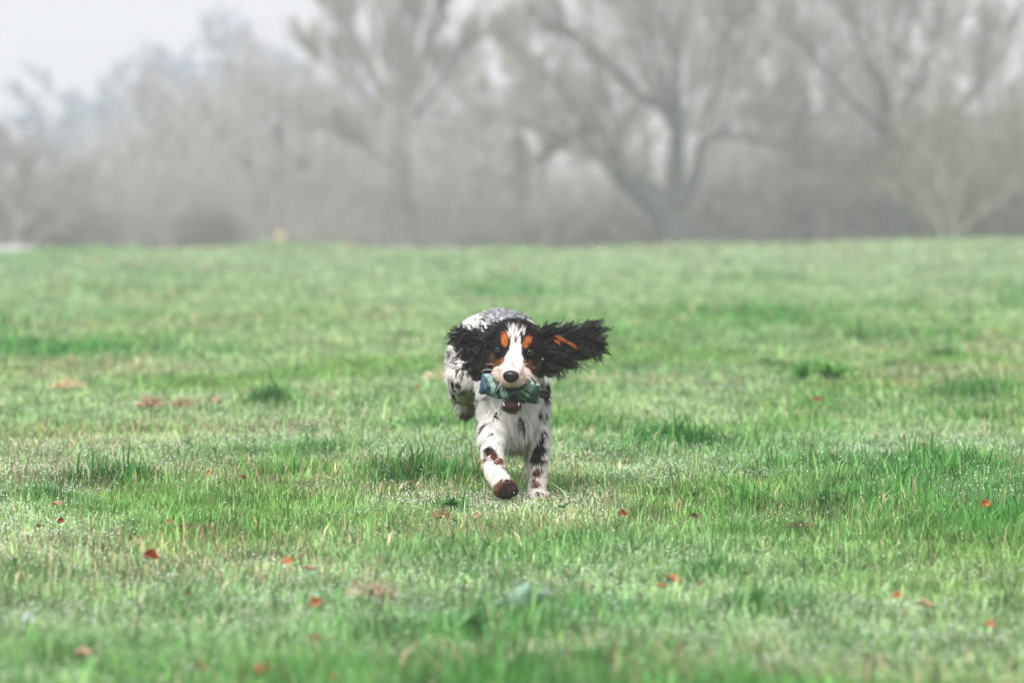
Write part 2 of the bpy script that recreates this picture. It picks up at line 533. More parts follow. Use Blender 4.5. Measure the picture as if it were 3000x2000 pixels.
# patches of the coat (front view position, radii, rotation, colour)
LEGSPOTS = [(1590, 1262, 12, 9, .5, BLACK), (1583, 1290, 18, 10, -.5, BLACK), (1580, 1318, 20, 15, 0, BLACK), (1572, 1342, 14, 18, -.2, BLACK * 1.5), (1585, 1352, 14, 8, -.3, BLACK * 1.3),
            (1572, 1384, 11, 12, .2, BROWN), (1586, 1378, 6, 8, .6, BROWN), (1566, 1408, 7, 8, 0, BROWN), (1578, 1416, 6, 10, -.5, BROWN), (1569, 1425, 9, 7, .5, BROWN), (1583, 1448, 14, 6, .3, BROWN * 1.6),
            (1435, 1322, 16, 14, .7, BLACK * 1.5), (1446, 1335, 17, 10, .9, BROWN * .6), (1425, 1345, 7, 8, 0, BROWN), (1458, 1352, 10, 12, .9, BROWN), (1469, 1368, 6, 6, 0, BROWN), (1480, 1373, 5, 4, 0, BROWN),
            (1408, 1312, 5, 18, .35, BLACK), (1423, 1243, 9, 3.5, -.5, BLACK), (1404, 1222, 8, 4, -.5, BLACK), (1417, 1255, 7, 3.5, -.9, BLACK), (1440, 1272, 5, 4, .3, BLACK), (1425, 1162, 6, 5, 0, BLACK * 1.3), (1402, 1180, 4, 6, 0, BLACK * 1.3),
            (1600, 1128, 7, 22, -.1, BLACK), (1586, 1120, 5, 10, 0, BLACK * 1.3), (1598, 1165, 9, 8, .6, BLACK), (1578, 1205, 6, 12, -.2, BLACK), (1597, 1218, 4, 10, .1, BLACK), (1523, 1222, 12, 7, -.9, BLACK * 1.3), (1560, 1140, 5, 4, 0, BLACK * 1.3),
            (1535, 1232, 6, 10, .7, BLACK * 1.3)]
HINDSPOTS = [(1325, 1115, 4, 17, .05, BLACK), (1352, 1095, 6, 10, .3, BLACK), (1345, 1125, 5, 12, .3, BLACK), (1333, 1060, 4, 10, .2, BLACK), (1320, 1045, 5, 16, .15, BLACK), (1345, 1150, 4, 9, .2, BLACK * 3),
             (1358, 1146, 12, 6, -.8, BROWN * 2), (1330, 1178, 9, 8, 0, BROWN * 2.2), (1372, 1184, 8, 7, 0, BROWN * .8)]

def spot_mask(u, v, s, jit):
    cu, cv, ru, rv, rot, _ = s
    du, dv = u - cu, v - cv
    a = du * math.cos(rot) + dv * math.sin(rot)
    b = -du * math.sin(rot) + dv * math.cos(rot)
    return (a / ru) ** 2 + (b / rv) ** 2 < 1.0 + jit

def coat(p):
    """coat colour at world points p"""
    u, v = UV(p)
    n = len(p)
    c = np.tile(WHITE, (n, 1))
    Y = p[:, 1]
    jit = (noise(p * 260, 5) - .5) * 1.3
    # ticking over the body
    tick = noise(p * np.array([62, 30, 34]), 3) * .6 + noise(p * np.array([130, 60, 75]), 4) * .4
    thr = np.where(Y > 13.36, .615, .74)
    thr = np.where((v > 1240) & (Y < 13.4), .80, thr)
    fine = noise(p * np.array([190, 90, 130]), 31)
    c[tick > thr] = BLACK * 1.5
    c[(fine > np.where(Y > 13.3, .80, .85)) & ((u > 1545) | (Y > 13.33))] = BLACK * 3
    c[(fine > .90)] = BLACK * 5
    # grey roan saddle on the rump and back
    sd_ = np.exp(-(((u - 1480) / 62) ** 2 + ((v - 925) / 34) ** 2))
    sad = (Y > 13.3) & (sd_ * (0.35 + .8 * noise(p * 60, 8) + .7 * noise(p * 240, 81)) > .40)
    gr = (.03 + .62 * noise(p * np.array([260, 70, 260]), 9) ** 1.4)[:, None] * np.array([.95, .97, 1.03])
    c = np.where(sad[:, None], gr, c)
    for s in LEGSPOTS:
        k = spot_mask(u, v, s, jit) & (Y < 13.38)
        c[k] = s[5]
    for s in HINDSPOTS:
        k = spot_mask(u, v, s, jit) & (Y > 13.45)
        c[k] = s[5]
    # damp, muddy hind foot; belly shade and green bounce painted into the fur
    hl = sstep(1110, 1165, v) * (Y > 13.48) * (u < 1440) * sstep(1335, 1375, u)
    c = c * (1 - .75 * hl[:, None]) + np.array([.34, .29, .15]) * .75 * hl[:, None]
    mud = (Y > 13.48) & (u < 1440) & (v > 1200 + 50 * (noise(p * np.array([150, 60, 60]), 2) - .5))
    c[mud] = np.array([.10, .055, .025])
    br = sstep(1205, 1275, v) * (np.abs(u - 1509) < 40) * (Y > 13.19) * (Y < 13.5)
    c = c * (1 - .85 * br[:, None]) + np.array([.24, .19, .09]) * .85 * br[:, None]
    # legs, a little pink
    lp = ((v > 1330) & (Y < 13.4))[:, None] * .35
    wh = (c.sum(1) > 1.6)[:, None]
    c = np.where(wh, c * (1 - lp) + np.array([.82, .68, .58]) * lp, c)
    # lifted paw: muddy pads
    paw = (Y < 13.05) & (v > 1398) & ((((u - 1486) / 43) ** 2 + ((v - 1438) / 37) ** 2 < 1.0 + .5 * jit) & (v > 1396))
    rim = sstep(.25, .95, ((u - 1490) / 43) ** 2 + ((v - 1438) / 37) ** 2)[:, None]
    ctr = (1 - sstep(.30, .55, ((u - 1490) / 43) ** 2 + ((v - 1440) / 37) ** 2))[:, None]
    pc = (1 - .8 * ctr) * MUD * (0.25 + 1.6 * noise(p * 170, 6)[:, None] ** 2) + np.array([.10, .034, .017]) * rim * (noise(p * 210, 7)[:, None] > .38) * (1 - ctr) + np.array([.05, .02, .01]) * (noise(p * 260, 71)[:, None] > .7)
    for g_ in (-14, 0, 14):  # dark lines paint the shade in the gaps between the toes
        pc = np.where(((np.abs(u - 1484 - g_ * 1.05) < 2.6) & (v > 1434))[:, None], pc * .15, pc)
    c = np.where(paw[:, None], pc, c)
    # ---- head
    cx = 1498 + (1100 - v) * .14
    head = (v < 1216) & (Y < 13.175) & (Z_ABOVE(p)) 
    black = head & ((v < 1064) | (np.abs(u - cx) > 48))
    c[black] = BLACK
    napeb = (v < 1010) & (Y >= 13.1) & (Y < 13.34) & (p[:, 2] > .3)
    c[napeb] = BLACK * 2.2
    hw = np.interp(v, [955, 975, 1000, 1020, 1040, 1055, 1072, 1090, 1130], [23, 21, 14, 16, 20, 30, 43, 66, 72])
    jb = (noise(np.stack([u / 3.2, v / 26, Y * 0], -1), 14) - .5) * np.where(v < 1000, 22, 5)
    blaze = head & (np.abs(u - cx) < hw + jb) & (v > 956 + 14 * noise(np.stack([u / 3, u * 0, u * 0], -1), 15))
    c[blaze] = WHITE
    streak = blaze & (v < 1000) & (noise(np.stack([(u - cx) / 2.6, v / 30, u * 0], -1), 16) > .66)
    c[streak] = BLACK * 3
    c[head & spot_mask(u, v, (1510, 999, 4.5, 8, 0, 0), jit)] = BLACK * 4
    for q_ in [(1499, 1008, 2.2, 4), (1505, 976, 2.5, 8), (1518, 968, 2.5, 8), (1524, 1005, 2, 3), (1493, 1046, 2, 2.5), (1515, 1051, 2.2, 2), (1488, 1072, 2.5, 2), (1512, 1078, 2, 1.8), (1470, 1090, 2, 2), (1530, 1092, 2, 2)]:
        c[head & spot_mask(u, v, (*q_, 0, 0), jit * .4)] = np.array([.16, .13, .13])
    c[head & spot_mask(u, v, (1521, 986, 3, 6, .4, 0), jit)] = BLACK * 4
    c[head & spot_mask(u, v, (1500, 1067, 4, 3, 0, 0), jit)] = BLACK * 8
    c[head & spot_mask(u, v, (1510, 1030, 2, 6, .2, 0), jit)] = np.array([.4, .38, .38])
    # muzzle: pink and cream
    mz = head & (v > 1066) & (Y < 13.035) & (np.abs(u - 1500) < 68)
    f = sstep(1066, 1090, v) * (.30 + .5 * noise(p * 70, 17))
    c = np.where(mz[:, None], WHITE * (1 - f[:, None]) + PINK * f[:, None], c)
    fr = mz & (noise(p * 190, 18) > .74)
    c[fr] = np.array([.45, .22, .14])
    # tan marks
    for s in [(1479.5, 999, 10, 17, -.08, 0), (1545, 999, 10, 12, .5, 0), (1538, 1010, 7, 12, .1, 0)]:
        c[head & spot_mask(u, v, s, jit * .5)] = TAN
    chk = head & (((spot_mask(u, v, (1446, 1055, 11, 22, -.35, 0), jit)) | (spot_mask(u, v, (1566, 1085, 14, 26, .3, 0), jit))))
    c[chk] = np.array([.10, .055, .035]) 
    for s in [(1467, 1062, 16, 7, -.7, 0), (1543, 1068, 9, 17, -.5, 0), (1563, 1098, 9, 14, .2, 0)]:
        c[head & spot_mask(u, v, s, jit)] = np.array([.25, .09, .035])
    # tan underside of the flying ear
    et = (u > 1600) & (Y < 13.3) & spot_mask(u, v, (1650, 1008, 34, 10, .42, 0), jit * .6)
    ear = ((u > 1590) | (u < 1432)) & (v < 1120) & (Y < 13.25) & (Y > 13.05)
    c[ear] = BLACK
    c[et] = TAN
    # lips and inside of the lower jaw
    jaw = (v > 1165) & (v < 1216) & (Y < 13.10) & (np.abs(u - 1499) < 40)
    d = ((u - 1498) / 31) ** 2 + ((v - 1183) / 26) ** 2
    c[jaw] = WHITE * .9
    c[jaw & (d < .93)] = np.array([.10, .034, .025])
    c[jaw & (d < .66)] = np.array([.03, .015, .015])  # darker middle paints the shade inside the open jaw
    return np.clip(c, .004, .85)

def Z_ABOVE(p):
    return p[:, 2] > .20

body_me = build_body()
nv = len(body_me.vertices)
co = np.empty(nv * 3, np.float32); body_me.vertices.foreach_get('co', co); co = co.reshape(-1, 3).astype(float) + ORG
a = body_me.color_attributes.new('col', 'FLOAT_COLOR', 'POINT')
cc = np.ones((nv, 4), np.float32); cc[:, :3] = coat(co)
a.data.foreach_set('color', cc.ravel())
body_me.materials.clear()
BODY = link('body', body_me, M_SKIN, DOG)
body_me.calc_loop_triangles()
lt = np.empty(len(body_me.loop_triangles) * 3, np.int32); body_me.loop_triangles.foreach_get('vertices', lt); lt = lt.reshape(-1, 3)
bvh = BVHTree.FromPolygons([tuple(x) for x in co], [tuple(int(q) for q in t) for t in lt])

def surf(u, v):
    """front surface point of the body seen through photo position (u, v)"""
    o = Vector((0, 0, H)); d = Vector(W(u, v, 1.0)) - o
    d.normalize()
    h = bvh.ray_cast(o + d * 12.5, d)
    return (np.array(h[0]), np.array(h[1])) if h[0] is not None else (W(u, v, 13.1), np.array([0, -1, 0]))

EYES = [(1461, 1023), (1551, 1031)]
NOSE_C = surf(1497, 1103)[0]
def hair(name, P, R, C, mat, parent):
    """P (N,K,3) world, R (N,K), C (N,3)"""
    N, K, _ = P.shape
    hc = bpy.data.hair_curves.new(name)
    hc.add_curves([K] * N)
    hc.points.foreach_set('position', (P - ORG).astype(np.float32).ravel())
    hc.points.foreach_set('radius', R.astype(np.float32).ravel())
    at = hc.attributes.new('col', 'FLOAT_COLOR', 'CURVE')
    c4 = np.ones((N, 4), np.float32); c4[:, :3] = C
    at.data.foreach_set('color', c4.ravel())
    return link(name, hc, mat, parent)

def build_coat():
    A, B, C = co[lt[:, 0]], co[lt[:, 1]], co[lt[:, 2]]
    nr = np.cross(B - A, C - A); area = np.linalg.norm(nr, axis=1) / 2
    nr = norm(nr)
    cen = (A + B + C) / 3
    u, v = UV(cen)
    headm = (cen[:, 1] < 13.17) & (v < 1216) & (cen[:, 2] > .2)
    wgt = area * np.where(headm, 3.0, 1.0)
    N = 230000
    idx = rng.choice(len(lt), N, p=wgt / wgt.sum())
    r1, r2 = rng.random(N), rng.random(N)
    s = np.sqrt(r1)
    p = A[idx] * (1 - s)[:, None] + B[idx] * (s * (1 - r2))[:, None] + C[idx] * (s * r2)[:, None]
    n = nr[idx]
    u, v = UV(p); Y = p[:, 1]; z = p[:, 2]
    head = (Y < 13.17) & (v < 1216) & (z > .2)
    muz = head & (Y < 13.03)
    leg = (v > 1255) | ((Y > 13.5) & (v > 1120))
    # keep clear: nose, eyes, mouth, pads
    keep = np.ones(N, bool)
    keep &= np.linalg.norm(p - (NOSE_C + np.array([0, .004, 0])), axis=1) > .021
    for e in EYES:
        keep &= ~((((u - e[0]) / 13) ** 2 + ((v - e[1]) / 9) ** 2 < 1) & head)
    keep &= ~((((u - 1498) / 29) ** 2 + ((v - 1181) / 23) ** 2 < 1) & (Y < 13.1))
    ln = np.full(N, .012)
    ln = np.where(leg, .0085, ln)
    ln = np.where((v > 1420) & (Y < 13.4), .009, ln)
    ln = np.where(head, .009, ln)
    ln = np.where(head & (v < 985), .016, ln)
    ln = np.where(muz, .0055, ln)
    ln = np.where(head & (np.hypot(u - 1461, v - 1023) < 20) | head & (np.hypot(u - 1551, v - 1031) < 20), .004, ln)
    chest = (~head) & (v > 1100) & (v < 1290) & (Y < 13.34)
    ln = np.where(chest, .0135, ln)
    belly = (~head) & (v > 1215) & (np.abs(u - 1509) < 42) & (Y > 13.17)
    ln = np.where(belly, .032, ln)
    pawf = (Y < 13.05) & (v > 1396)
    ln = np.where(pawf, .006, ln)
    feath = leg & (n[:, 1] > 0.1) & (v < 1420)
    ln = np.where(feath, .017, ln)
    ln = ln * rng.uniform(.6, 1.15, N)
    flow = np.tile(np.array([0, .35, -1.0]), (N, 1))
    flow[(Y > 13.34) & (v < 1080)] = np.array([0, .9, -.45])
    hf = norm(p - (NOSE_C + np.array([0, -.02, -.005])))
    flow = np.where(head[:, None], hf, flow)
    flow = np.where(belly[:, None], np.array([0, .35, -1.0]), flow)
    fl = flow - n * (flow * n).sum(1, keepdims=True)
    fl = norm(fl)
    fl = np.where(belly[:, None], flow, fl)
    q = p * 105
    cl = np.stack([noise(q, 51), noise(q, 52), noise(q, 53)], -1) - .5
    lift = np.where(head, .16, .20)[:, None]
    dr = norm(fl + n * lift + cl * np.where(head, .5, .75)[:, None] + rng.normal(0, .14, (N, 3)))
    K = 4
    t = np.linspace(0, 1, K)[None, :, None]
    P = p[:, None, :] + dr[:, None, :] * ln[:, None, None] * t + (fl * ln[:, None] * .25)[:, None, :] * t ** 2 - np.array([0, 0, 1.0]) * (ln[:, None, None] * .12) * t ** 2
    R = np.linspace(1, .35, K)[None, :] * np.where(head, .0004, .0005)[:, None]
    c = coat(p + rng.normal(0, .0011, (N, 3))) * rng.uniform(.82, 1.15, (N, 1))
    hair('coat', P[keep], R[keep], np.clip(c[keep], .003, .9), M_FUR, DOG)
build_coat()

M_EAR = attr_mat('ear_fur', 0.40, 0.28)
def locks(starts, ang, length, curl, freq, M, rad, color, yj=.012, droop=0.0):
    """clumped wavy locks; starts (n,3), ang radians in the picture plane (0 = towards +x, up positive)"""
    n = len(starts); K = 14
    s = np.linspace(0, 1, K)[None, :]
    d = np.stack([np.cos(ang), rng.normal(0, .25, n), np.sin(ang)], -1)
    d = norm(d)
    side = np.stack([-np.sin(ang), np.zeros(n), np.cos(ang)], -1)
    dep = np.cross(d, side)
    ph = rng.uniform(0, 6.28, n)[:, None]
    amp = curl[:, None] * (0.25 + s * .6 + s ** 3 * .7)
    w_ = np.sin(ph + s * freq[:, None]) - np.sin(ph)
    w2 = np.cos(ph + s * freq[:, None]) - np.cos(ph)
    G = starts[:, None, :] + d[:, None, :] * (length[:, None] * s)[..., None] + side[:, None, :] * (amp * w_)[..., None] + dep[:, None, :] * (amp * w2)[..., None]
    G[:, :, 2] -= droop * length[:, None] * s ** 2
    off = rng.normal(0, 1, (n, M, 3)) * rad[:, None, None]
    tape = ((1 - s) ** .7 * .85 + .12 + .10 * np.sin(s * 9 + ph))[:, None, :, None]
    lenj = rng.uniform(.72, 1.06, (n, M, 1, 1))
    P = G[:, None, :, :] + off[:, :, None, :] * tape
    P = starts[:, None, None, :] + (P - starts[:, None, None, :]) * lenj
    P = P.reshape(n * M, K, 3)
    R = np.tile(np.linspace(1.0, .35, K)[None, :] * .00036, (n * M, 1))
    C = np.repeat(color, M, axis=0) * rng.uniform(.6, 1.6, (n * M, 1))
    return P, R, C

def poly_pts(n, us, lo, hi):
    """random points between lower and upper rows lo(u), hi(u)"""
    u = rng.uniform(us[0], us[-1], n)
    a_, b_ = np.interp(u, us, hi), np.interp(u, us, lo)
    return u, a_ + (b_ - a_) * rng.random(n)

def build_ears():
    # right-hand ear in the picture: streaming out sideways
    n = 250
    u, v = poly_pts(n, [1560, 1600, 1650, 1700, 1725], [1082, 1074, 1040, 1030, 1020], [964, 964, 966, 972, 985])
    u0, v0 = u, v
    st = Wn(u, v, 13.125 + rng.normal(0, .010, n))
    f = (v - 1010) / 60
    ang = -.12 - f * .45 + rng.normal(0, .14, n) + np.where(v < 985, .18, 0)
    L = (rng.uniform(45, 82, n)) / 1270
    L = np.where(v > 1050, L * .8, L)
    big = BLACK * np.array([1.15, 1, 1.1])
    col = np.tile(big, (n, 1)) * rng.uniform(.6, 2.6, (n, 1))
    e1 = locks(st, ang, L, rng.uniform(.003, .0075, n), rng.uniform(7, 13, n), 26, np.full(n, .0019), col)
    # upturned tips at the top and the outer fringe
    n = 46
    u = rng.uniform(1680, 1735, n); v = rng.uniform(965, 1035, n)
    st = Wn(u, v, 13.13 + rng.normal(0, .012, n))
    ang = np.where(v < 990, rng.uniform(.1, .85, n), rng.uniform(-.55, .05, n))
    e2 = locks(st, ang, rng.uniform(46, 74, n) / 1270, rng.uniform(.005, .011, n), rng.uniform(4, 8, n), 22, np.full(n, .0020), np.tile(big * 1.2, (n, 1)))
    # lower fringe hanging under the ear
    n = 60
    u = rng.uniform(1570, 1665, n); v = np.interp(u, [1570, 1665], [1072, 1052]) + rng.uniform(-12, 10, n)
    st = Wn(u, v, 13.135 + rng.normal(0, .010, n))
    ang = np.interp(u, [1570, 1665], [-1.05, -.40]) + rng.normal(0, .2, n)
    e3 = locks(st, ang, rng.uniform(26, 48, n) / 1270, rng.uniform(.002, .006, n), rng.uniform(4, 8, n), 26, np.full(n, .0026), np.tile(big, (n, 1)))
    # tan locks of the inner ear
    n = 26
    t = rng.random(n)
    u = 1622 + t * 58; v = 984 + t * 30 + rng.normal(0, 5, n) * (1.1 - t)
    st = Wn(u, v, 13.092)
    e4 = locks(st, np.full(n, -.42) + rng.normal(0, .1, n), rng.uniform(13, 24, n) / 1270, np.full(n, .0010), rng.uniform(3, 6, n), 14, np.full(n, .0012), np.tile(TAN, (n, 1)) * rng.uniform(.25, .9, (n, 1)))
    tn = spot_mask(np.repeat(u0, 26), np.repeat(v0, 26), (1640, 1002, 20, 8, .42, 0), 0)
    e1[2][tn] = BLACK
    n = 70          # loose single hairs
    u = rng.uniform(1600, 1725, n); v = rng.uniform(965, 1060, n)
    e5 = locks(Wn(u, v, 13.12 + rng.normal(0, .02, n)), -.1 - (v - 1010) / 70 * .7 + rng.normal(0, .35, n), rng.uniform(50, 92, n) / 1270, rng.uniform(.003, .009, n), rng.uniform(3, 8, n), 4, np.full(n, .0018), np.tile(big, (n, 1)))
    P = np.concatenate([e[0] for e in (e1, e2, e3, e4, e5)]); R = np.concatenate([e[1] for e in (e1, e2, e3, e4, e5)]); C = np.concatenate([e[2] for e in (e1, e2, e3, e4, e5)])
    o = hair('ear_hair', P, R, C, M_EAR, DOG)
    o['label'] = 'long black wavy ear hair blown straight out with a tan streak'
    # left-hand ear in the picture: bunched, curly
    n = 180
    u, v = poly_pts(n, [1366, 1385, 1410, 1440, 1452], [1010, 1050, 1082, 1080, 1070], [978, 974, 968, 960, 962])
    st = Wn(u, v, 13.12 + rng.normal(0, .012, n))
    cu, cv = 1432, 985
    ang = np.arctan2(-(v - cv), (u - cu)) + rng.normal(0, .38, n)
    ang = np.where(u > 1425, -1.75 + rng.normal(0, .25, n), ang)
    L = rng.uniform(28, 52, n) / 1270
    e1 = locks(st, ang, L, rng.uniform(.0035, .0075, n), rng.uniform(8, 15, n), 24, np.full(n, .0017), np.tile(big, (n, 1)) * rng.uniform(.6, 2.6, (n, 1)), droop=.1)
    # curled tips at the outer top
    n = 26
    u = rng.uniform(1352, 1378, n); v = rng.uniform(972, 1030, n)
    st = Wn(u, v, 13.13)
    ang = rng.uniform(2.3, 3.5, n)
    e2 = locks(st, ang, rng.uniform(34, 58, n) / 1270, rng.uniform(.006, .011, n), rng.uniform(4, 7, n), 20, np.full(n, .0016), np.tile(big, (n, 1)))
    n = 30
    u = rng.uniform(1368, 1412, n); v = np.interp(u, [1368, 1412], [1062, 1092]) + rng.uniform(-8, 6, n)
    st = Wn(u, v, 13.12)
    e3 = locks(st, rng.uniform(-2.5, -1.6, n), rng.uniform(20, 36, n) / 1270, rng.uniform(.003, .007, n), rng.uniform(4, 8, n), 24, np.full(n, .0026), np.tile(big, (n, 1)))
    n = 60
    u = rng.uniform(1355, 1420, n); v = rng.uniform(970, 1085, n)
    e5 = locks(Wn(u, v, 13.12 + rng.normal(0, .02, n)), np.arctan2(-(v - 1000), (u - 1440)) + rng.normal(0, .5, n), rng.uniform(35, 62, n) / 1270, rng.uniform(.005, .011, n), rng.uniform(5, 10, n), 4, np.full(n, .0016), np.tile(big, (n, 1)))
    # hair over the crown of the head
    n = 120
    u = rng.uniform(1435, 1585, n); v = 955 + ((u - 1510) / 75) ** 2 * 18 + rng.uniform(-6, 16, n)
    keep = ~((np.abs(u - 1514) < 22) & (v > 958)); u, v = u[keep], v[keep]; n = len(u)
    st = Wn(u, v, 13.085 + rng.random(n) * .05)
    ang = np.arctan2(.7, (u - 1510) / 50) + rng.normal(0, .3, n)
    e4 = locks(st, ang, rng.uniform(12, 26, n) / 1270, rng.uniform(.001, .003, n), rng.uniform(3, 7, n), 22, np.full(n, .0028), np.tile(BLACK * 2.4, (n, 1)) * rng.uniform(.6, 2.2, (n, 1)))
    P = np.concatenate([e[0] for e in (e1, e2, e3, e5)]); R = np.concatenate([e[1] for e in (e1, e2, e3, e5)]); C = np.concatenate([e[2] for e in (e1, e2, e3, e5)])
    o = hair('ear_hair', P, R, C, M_EAR, DOG)
    o['label'] = 'bunched black ear hair in tight curls'
    hair('crown_hair', *e4, M_EAR, DOG)
build_ears()

def ellipsoid_mesh(name, c, r, colfn=None, rot=None, deform=None):
    v = ICV.copy()
    if deform is not None: v = deform(v)
    colr = colfn(v) if colfn is not None else None
    p = v * np.array(r)
    if rot is not None:
        ca, sa = math.cos(rot), math.sin(rot)
        p = np.stack([p[:, 0] * ca + p[:, 2] * sa, p[:, 1], -p[:, 0] * sa + p[:, 2] * ca], -1)
    return make_mesh(name, p + np.asarray(c) - ORG, None, ICF, colr)

def build_face():
    for (u, v) in EYES:
        s, n = surf(u, v)
        c = s + np.array([0, .0022, 0])
        def ec(q):
            d = np.hypot(q[:, 0] - 0.0, q[:, 2] - .05)
            col = np.tile(np.array([.02, .014, .01]), (len(q), 1))
            col[(d < .72)] = np.array([.030, .025, .012])
            col[(d < .36)] = np.array([.004, .004, .004])
            return col
        o = link('eye', ellipsoid_mesh('eye', c, (.0092, .0078, .0078), ec), M_EYE, DOG)
        # lids: black arcs above and below the eyeball
        t = np.linspace(0.15, math.pi - .15, 12)
        P, R = [], []
        for sgn, k in ((1, .0058), (-1, .0056)):
            x = np.cos(t) * .0103; z = np.sin(t) * k * sgn
            P.append(np.stack([c[0] + x, np.full(12, c[1] - .0058) + (x / .0103) ** 2 * .004, c[2] + z], -1))
            R.append(np.full(12, .0014 if sgn > 0 else .0010))
        V, Q = tubes(np.array(P) - ORG, np.array(R), 6)
        link('eyelid', make_mesh('eyelid', V, Q, None, np.tile([.010, .0095, .0095], (len(V), 1))), M_WET, DOG)
    # nose leather with nostrils
    def nd(q):
        q = q.copy()
        q[:, 0] *= 1 - .22 * np.clip(-q[:, 2], 0, 1) + .05 * np.clip(q[:, 2], 0, 1)
        for sx in (-1, 1):
            d = np.hypot((q[:, 0] - sx * .46) / .24, (q[:, 2] + .12) / .20)
            k = (q[:, 1] < 0)
            q[:, 1] += np.where(k, .42 * np.exp(-d ** 2), 0)
        d = np.abs(q[:, 0]) / .07
        q[:, 1] += np.where((q[:, 1] < 0) & (q[:, 2] < 0), .12 * np.exp(-d ** 2), 0)
        return q
    def nc(q):
        col = np.tile([.011, .010, .011], (len(q), 1))
        for sx in (-1, 1):
            d = np.hypot((q[:, 0] - sx * .46) / .2, (q[:, 2] + .12) / .17)
            col[(d < 1) & (q[:, 1] < 0)] = .004
        return col
    link('nose', ellipsoid_mesh('nose', NOSE_C + np.array([0, .003, 0]), (.0192, .0135, .0148), nc, rot=.06, deform=nd), M_WET, DOG)
    # inside of the mouth: dark fill painting the shade between the jaws, darkened tongue, lower canines
    link('mouth_shade', ellipsoid_mesh('mouth_shade', W(1499, 1155, 13.04), (.022, .04, .026), lambda q: np.tile([.006, .003, .003], (len(q), 1))), M_WET, DOG)
    link('tongue', ellipsoid_mesh('tongue', W(1498, 1181, 12.99), (.014, .035, .005), lambda q: np.tile([.04, .013, .014], (len(q), 1))), M_WET, DOG)
    for (u, lean) in ((1477, -.12), (1519, .12)):
        b0 = W(u, 1188, 12.962); tp = b0 + np.array([lean * .012, -.001, .008])
        t = np.linspace(0, 1, 5)[:, None]
        V, Q = tubes((b0 + (tp - b0) * t)[None] - ORG, np.array([[0.0017, .0016, .0013, .0011, .0003]]), 8)
        link('canine_tooth', make_mesh('canine_tooth', V, Q, None, np.tile([.7, .66, .55], (len(V), 1))), M_WET, DOG)
    # whiskers
    P, C = [], []
    for (u, v, a_, L) in [(1452, 1072, 2.5, 34), (1446, 1085, 2.75, 38), (1447, 1092, 3.2, 30), (1546, 1090, -.35, 34), (1550, 1096, -.55, 36), (1545, 1100, -.75, 30), (1547, 1078, .5, 24), (1535, 1072, .9, 20), (1470, 1120, 3.9, 22)]:
        s, n = surf(u, v)
        t = np.linspace(0, 1, 8)[:, None]
        d = np.array([math.cos(a_), -.25, math.sin(a_)]) * L / 1270
        P.append(s + d * t + np.array([0, 0, -1.0]) * L / 1270 * .45 * t ** 2)
        C.append([.75, .72, .66])
    P = np.array(P)
    hair('whiskers', P, np.tile(np.linspace(.0006, .0002, 8), (len(P), 1)), np.array(C), M_FUR, DOG)
    # claws of the planted paw
    for du in (-21, -7, 8, 21):
        b0 = W(1574 + du, 1459, 13.212 if abs(du) < 10 else 13.224)
        t = np.linspace(0, 1, 4)[:, None]
        V, Q = tubes((b0 + np.array([0, -.006, -.006]) * t)[None] - ORG, np.array([[.0018, .0016, .0011, .0003]]), 6)
        link('claw', make_mesh('claw', V, Q, None, np.tile([.1, .08, .07], (len(V), 1))), M_WET, DOG)
build_face()

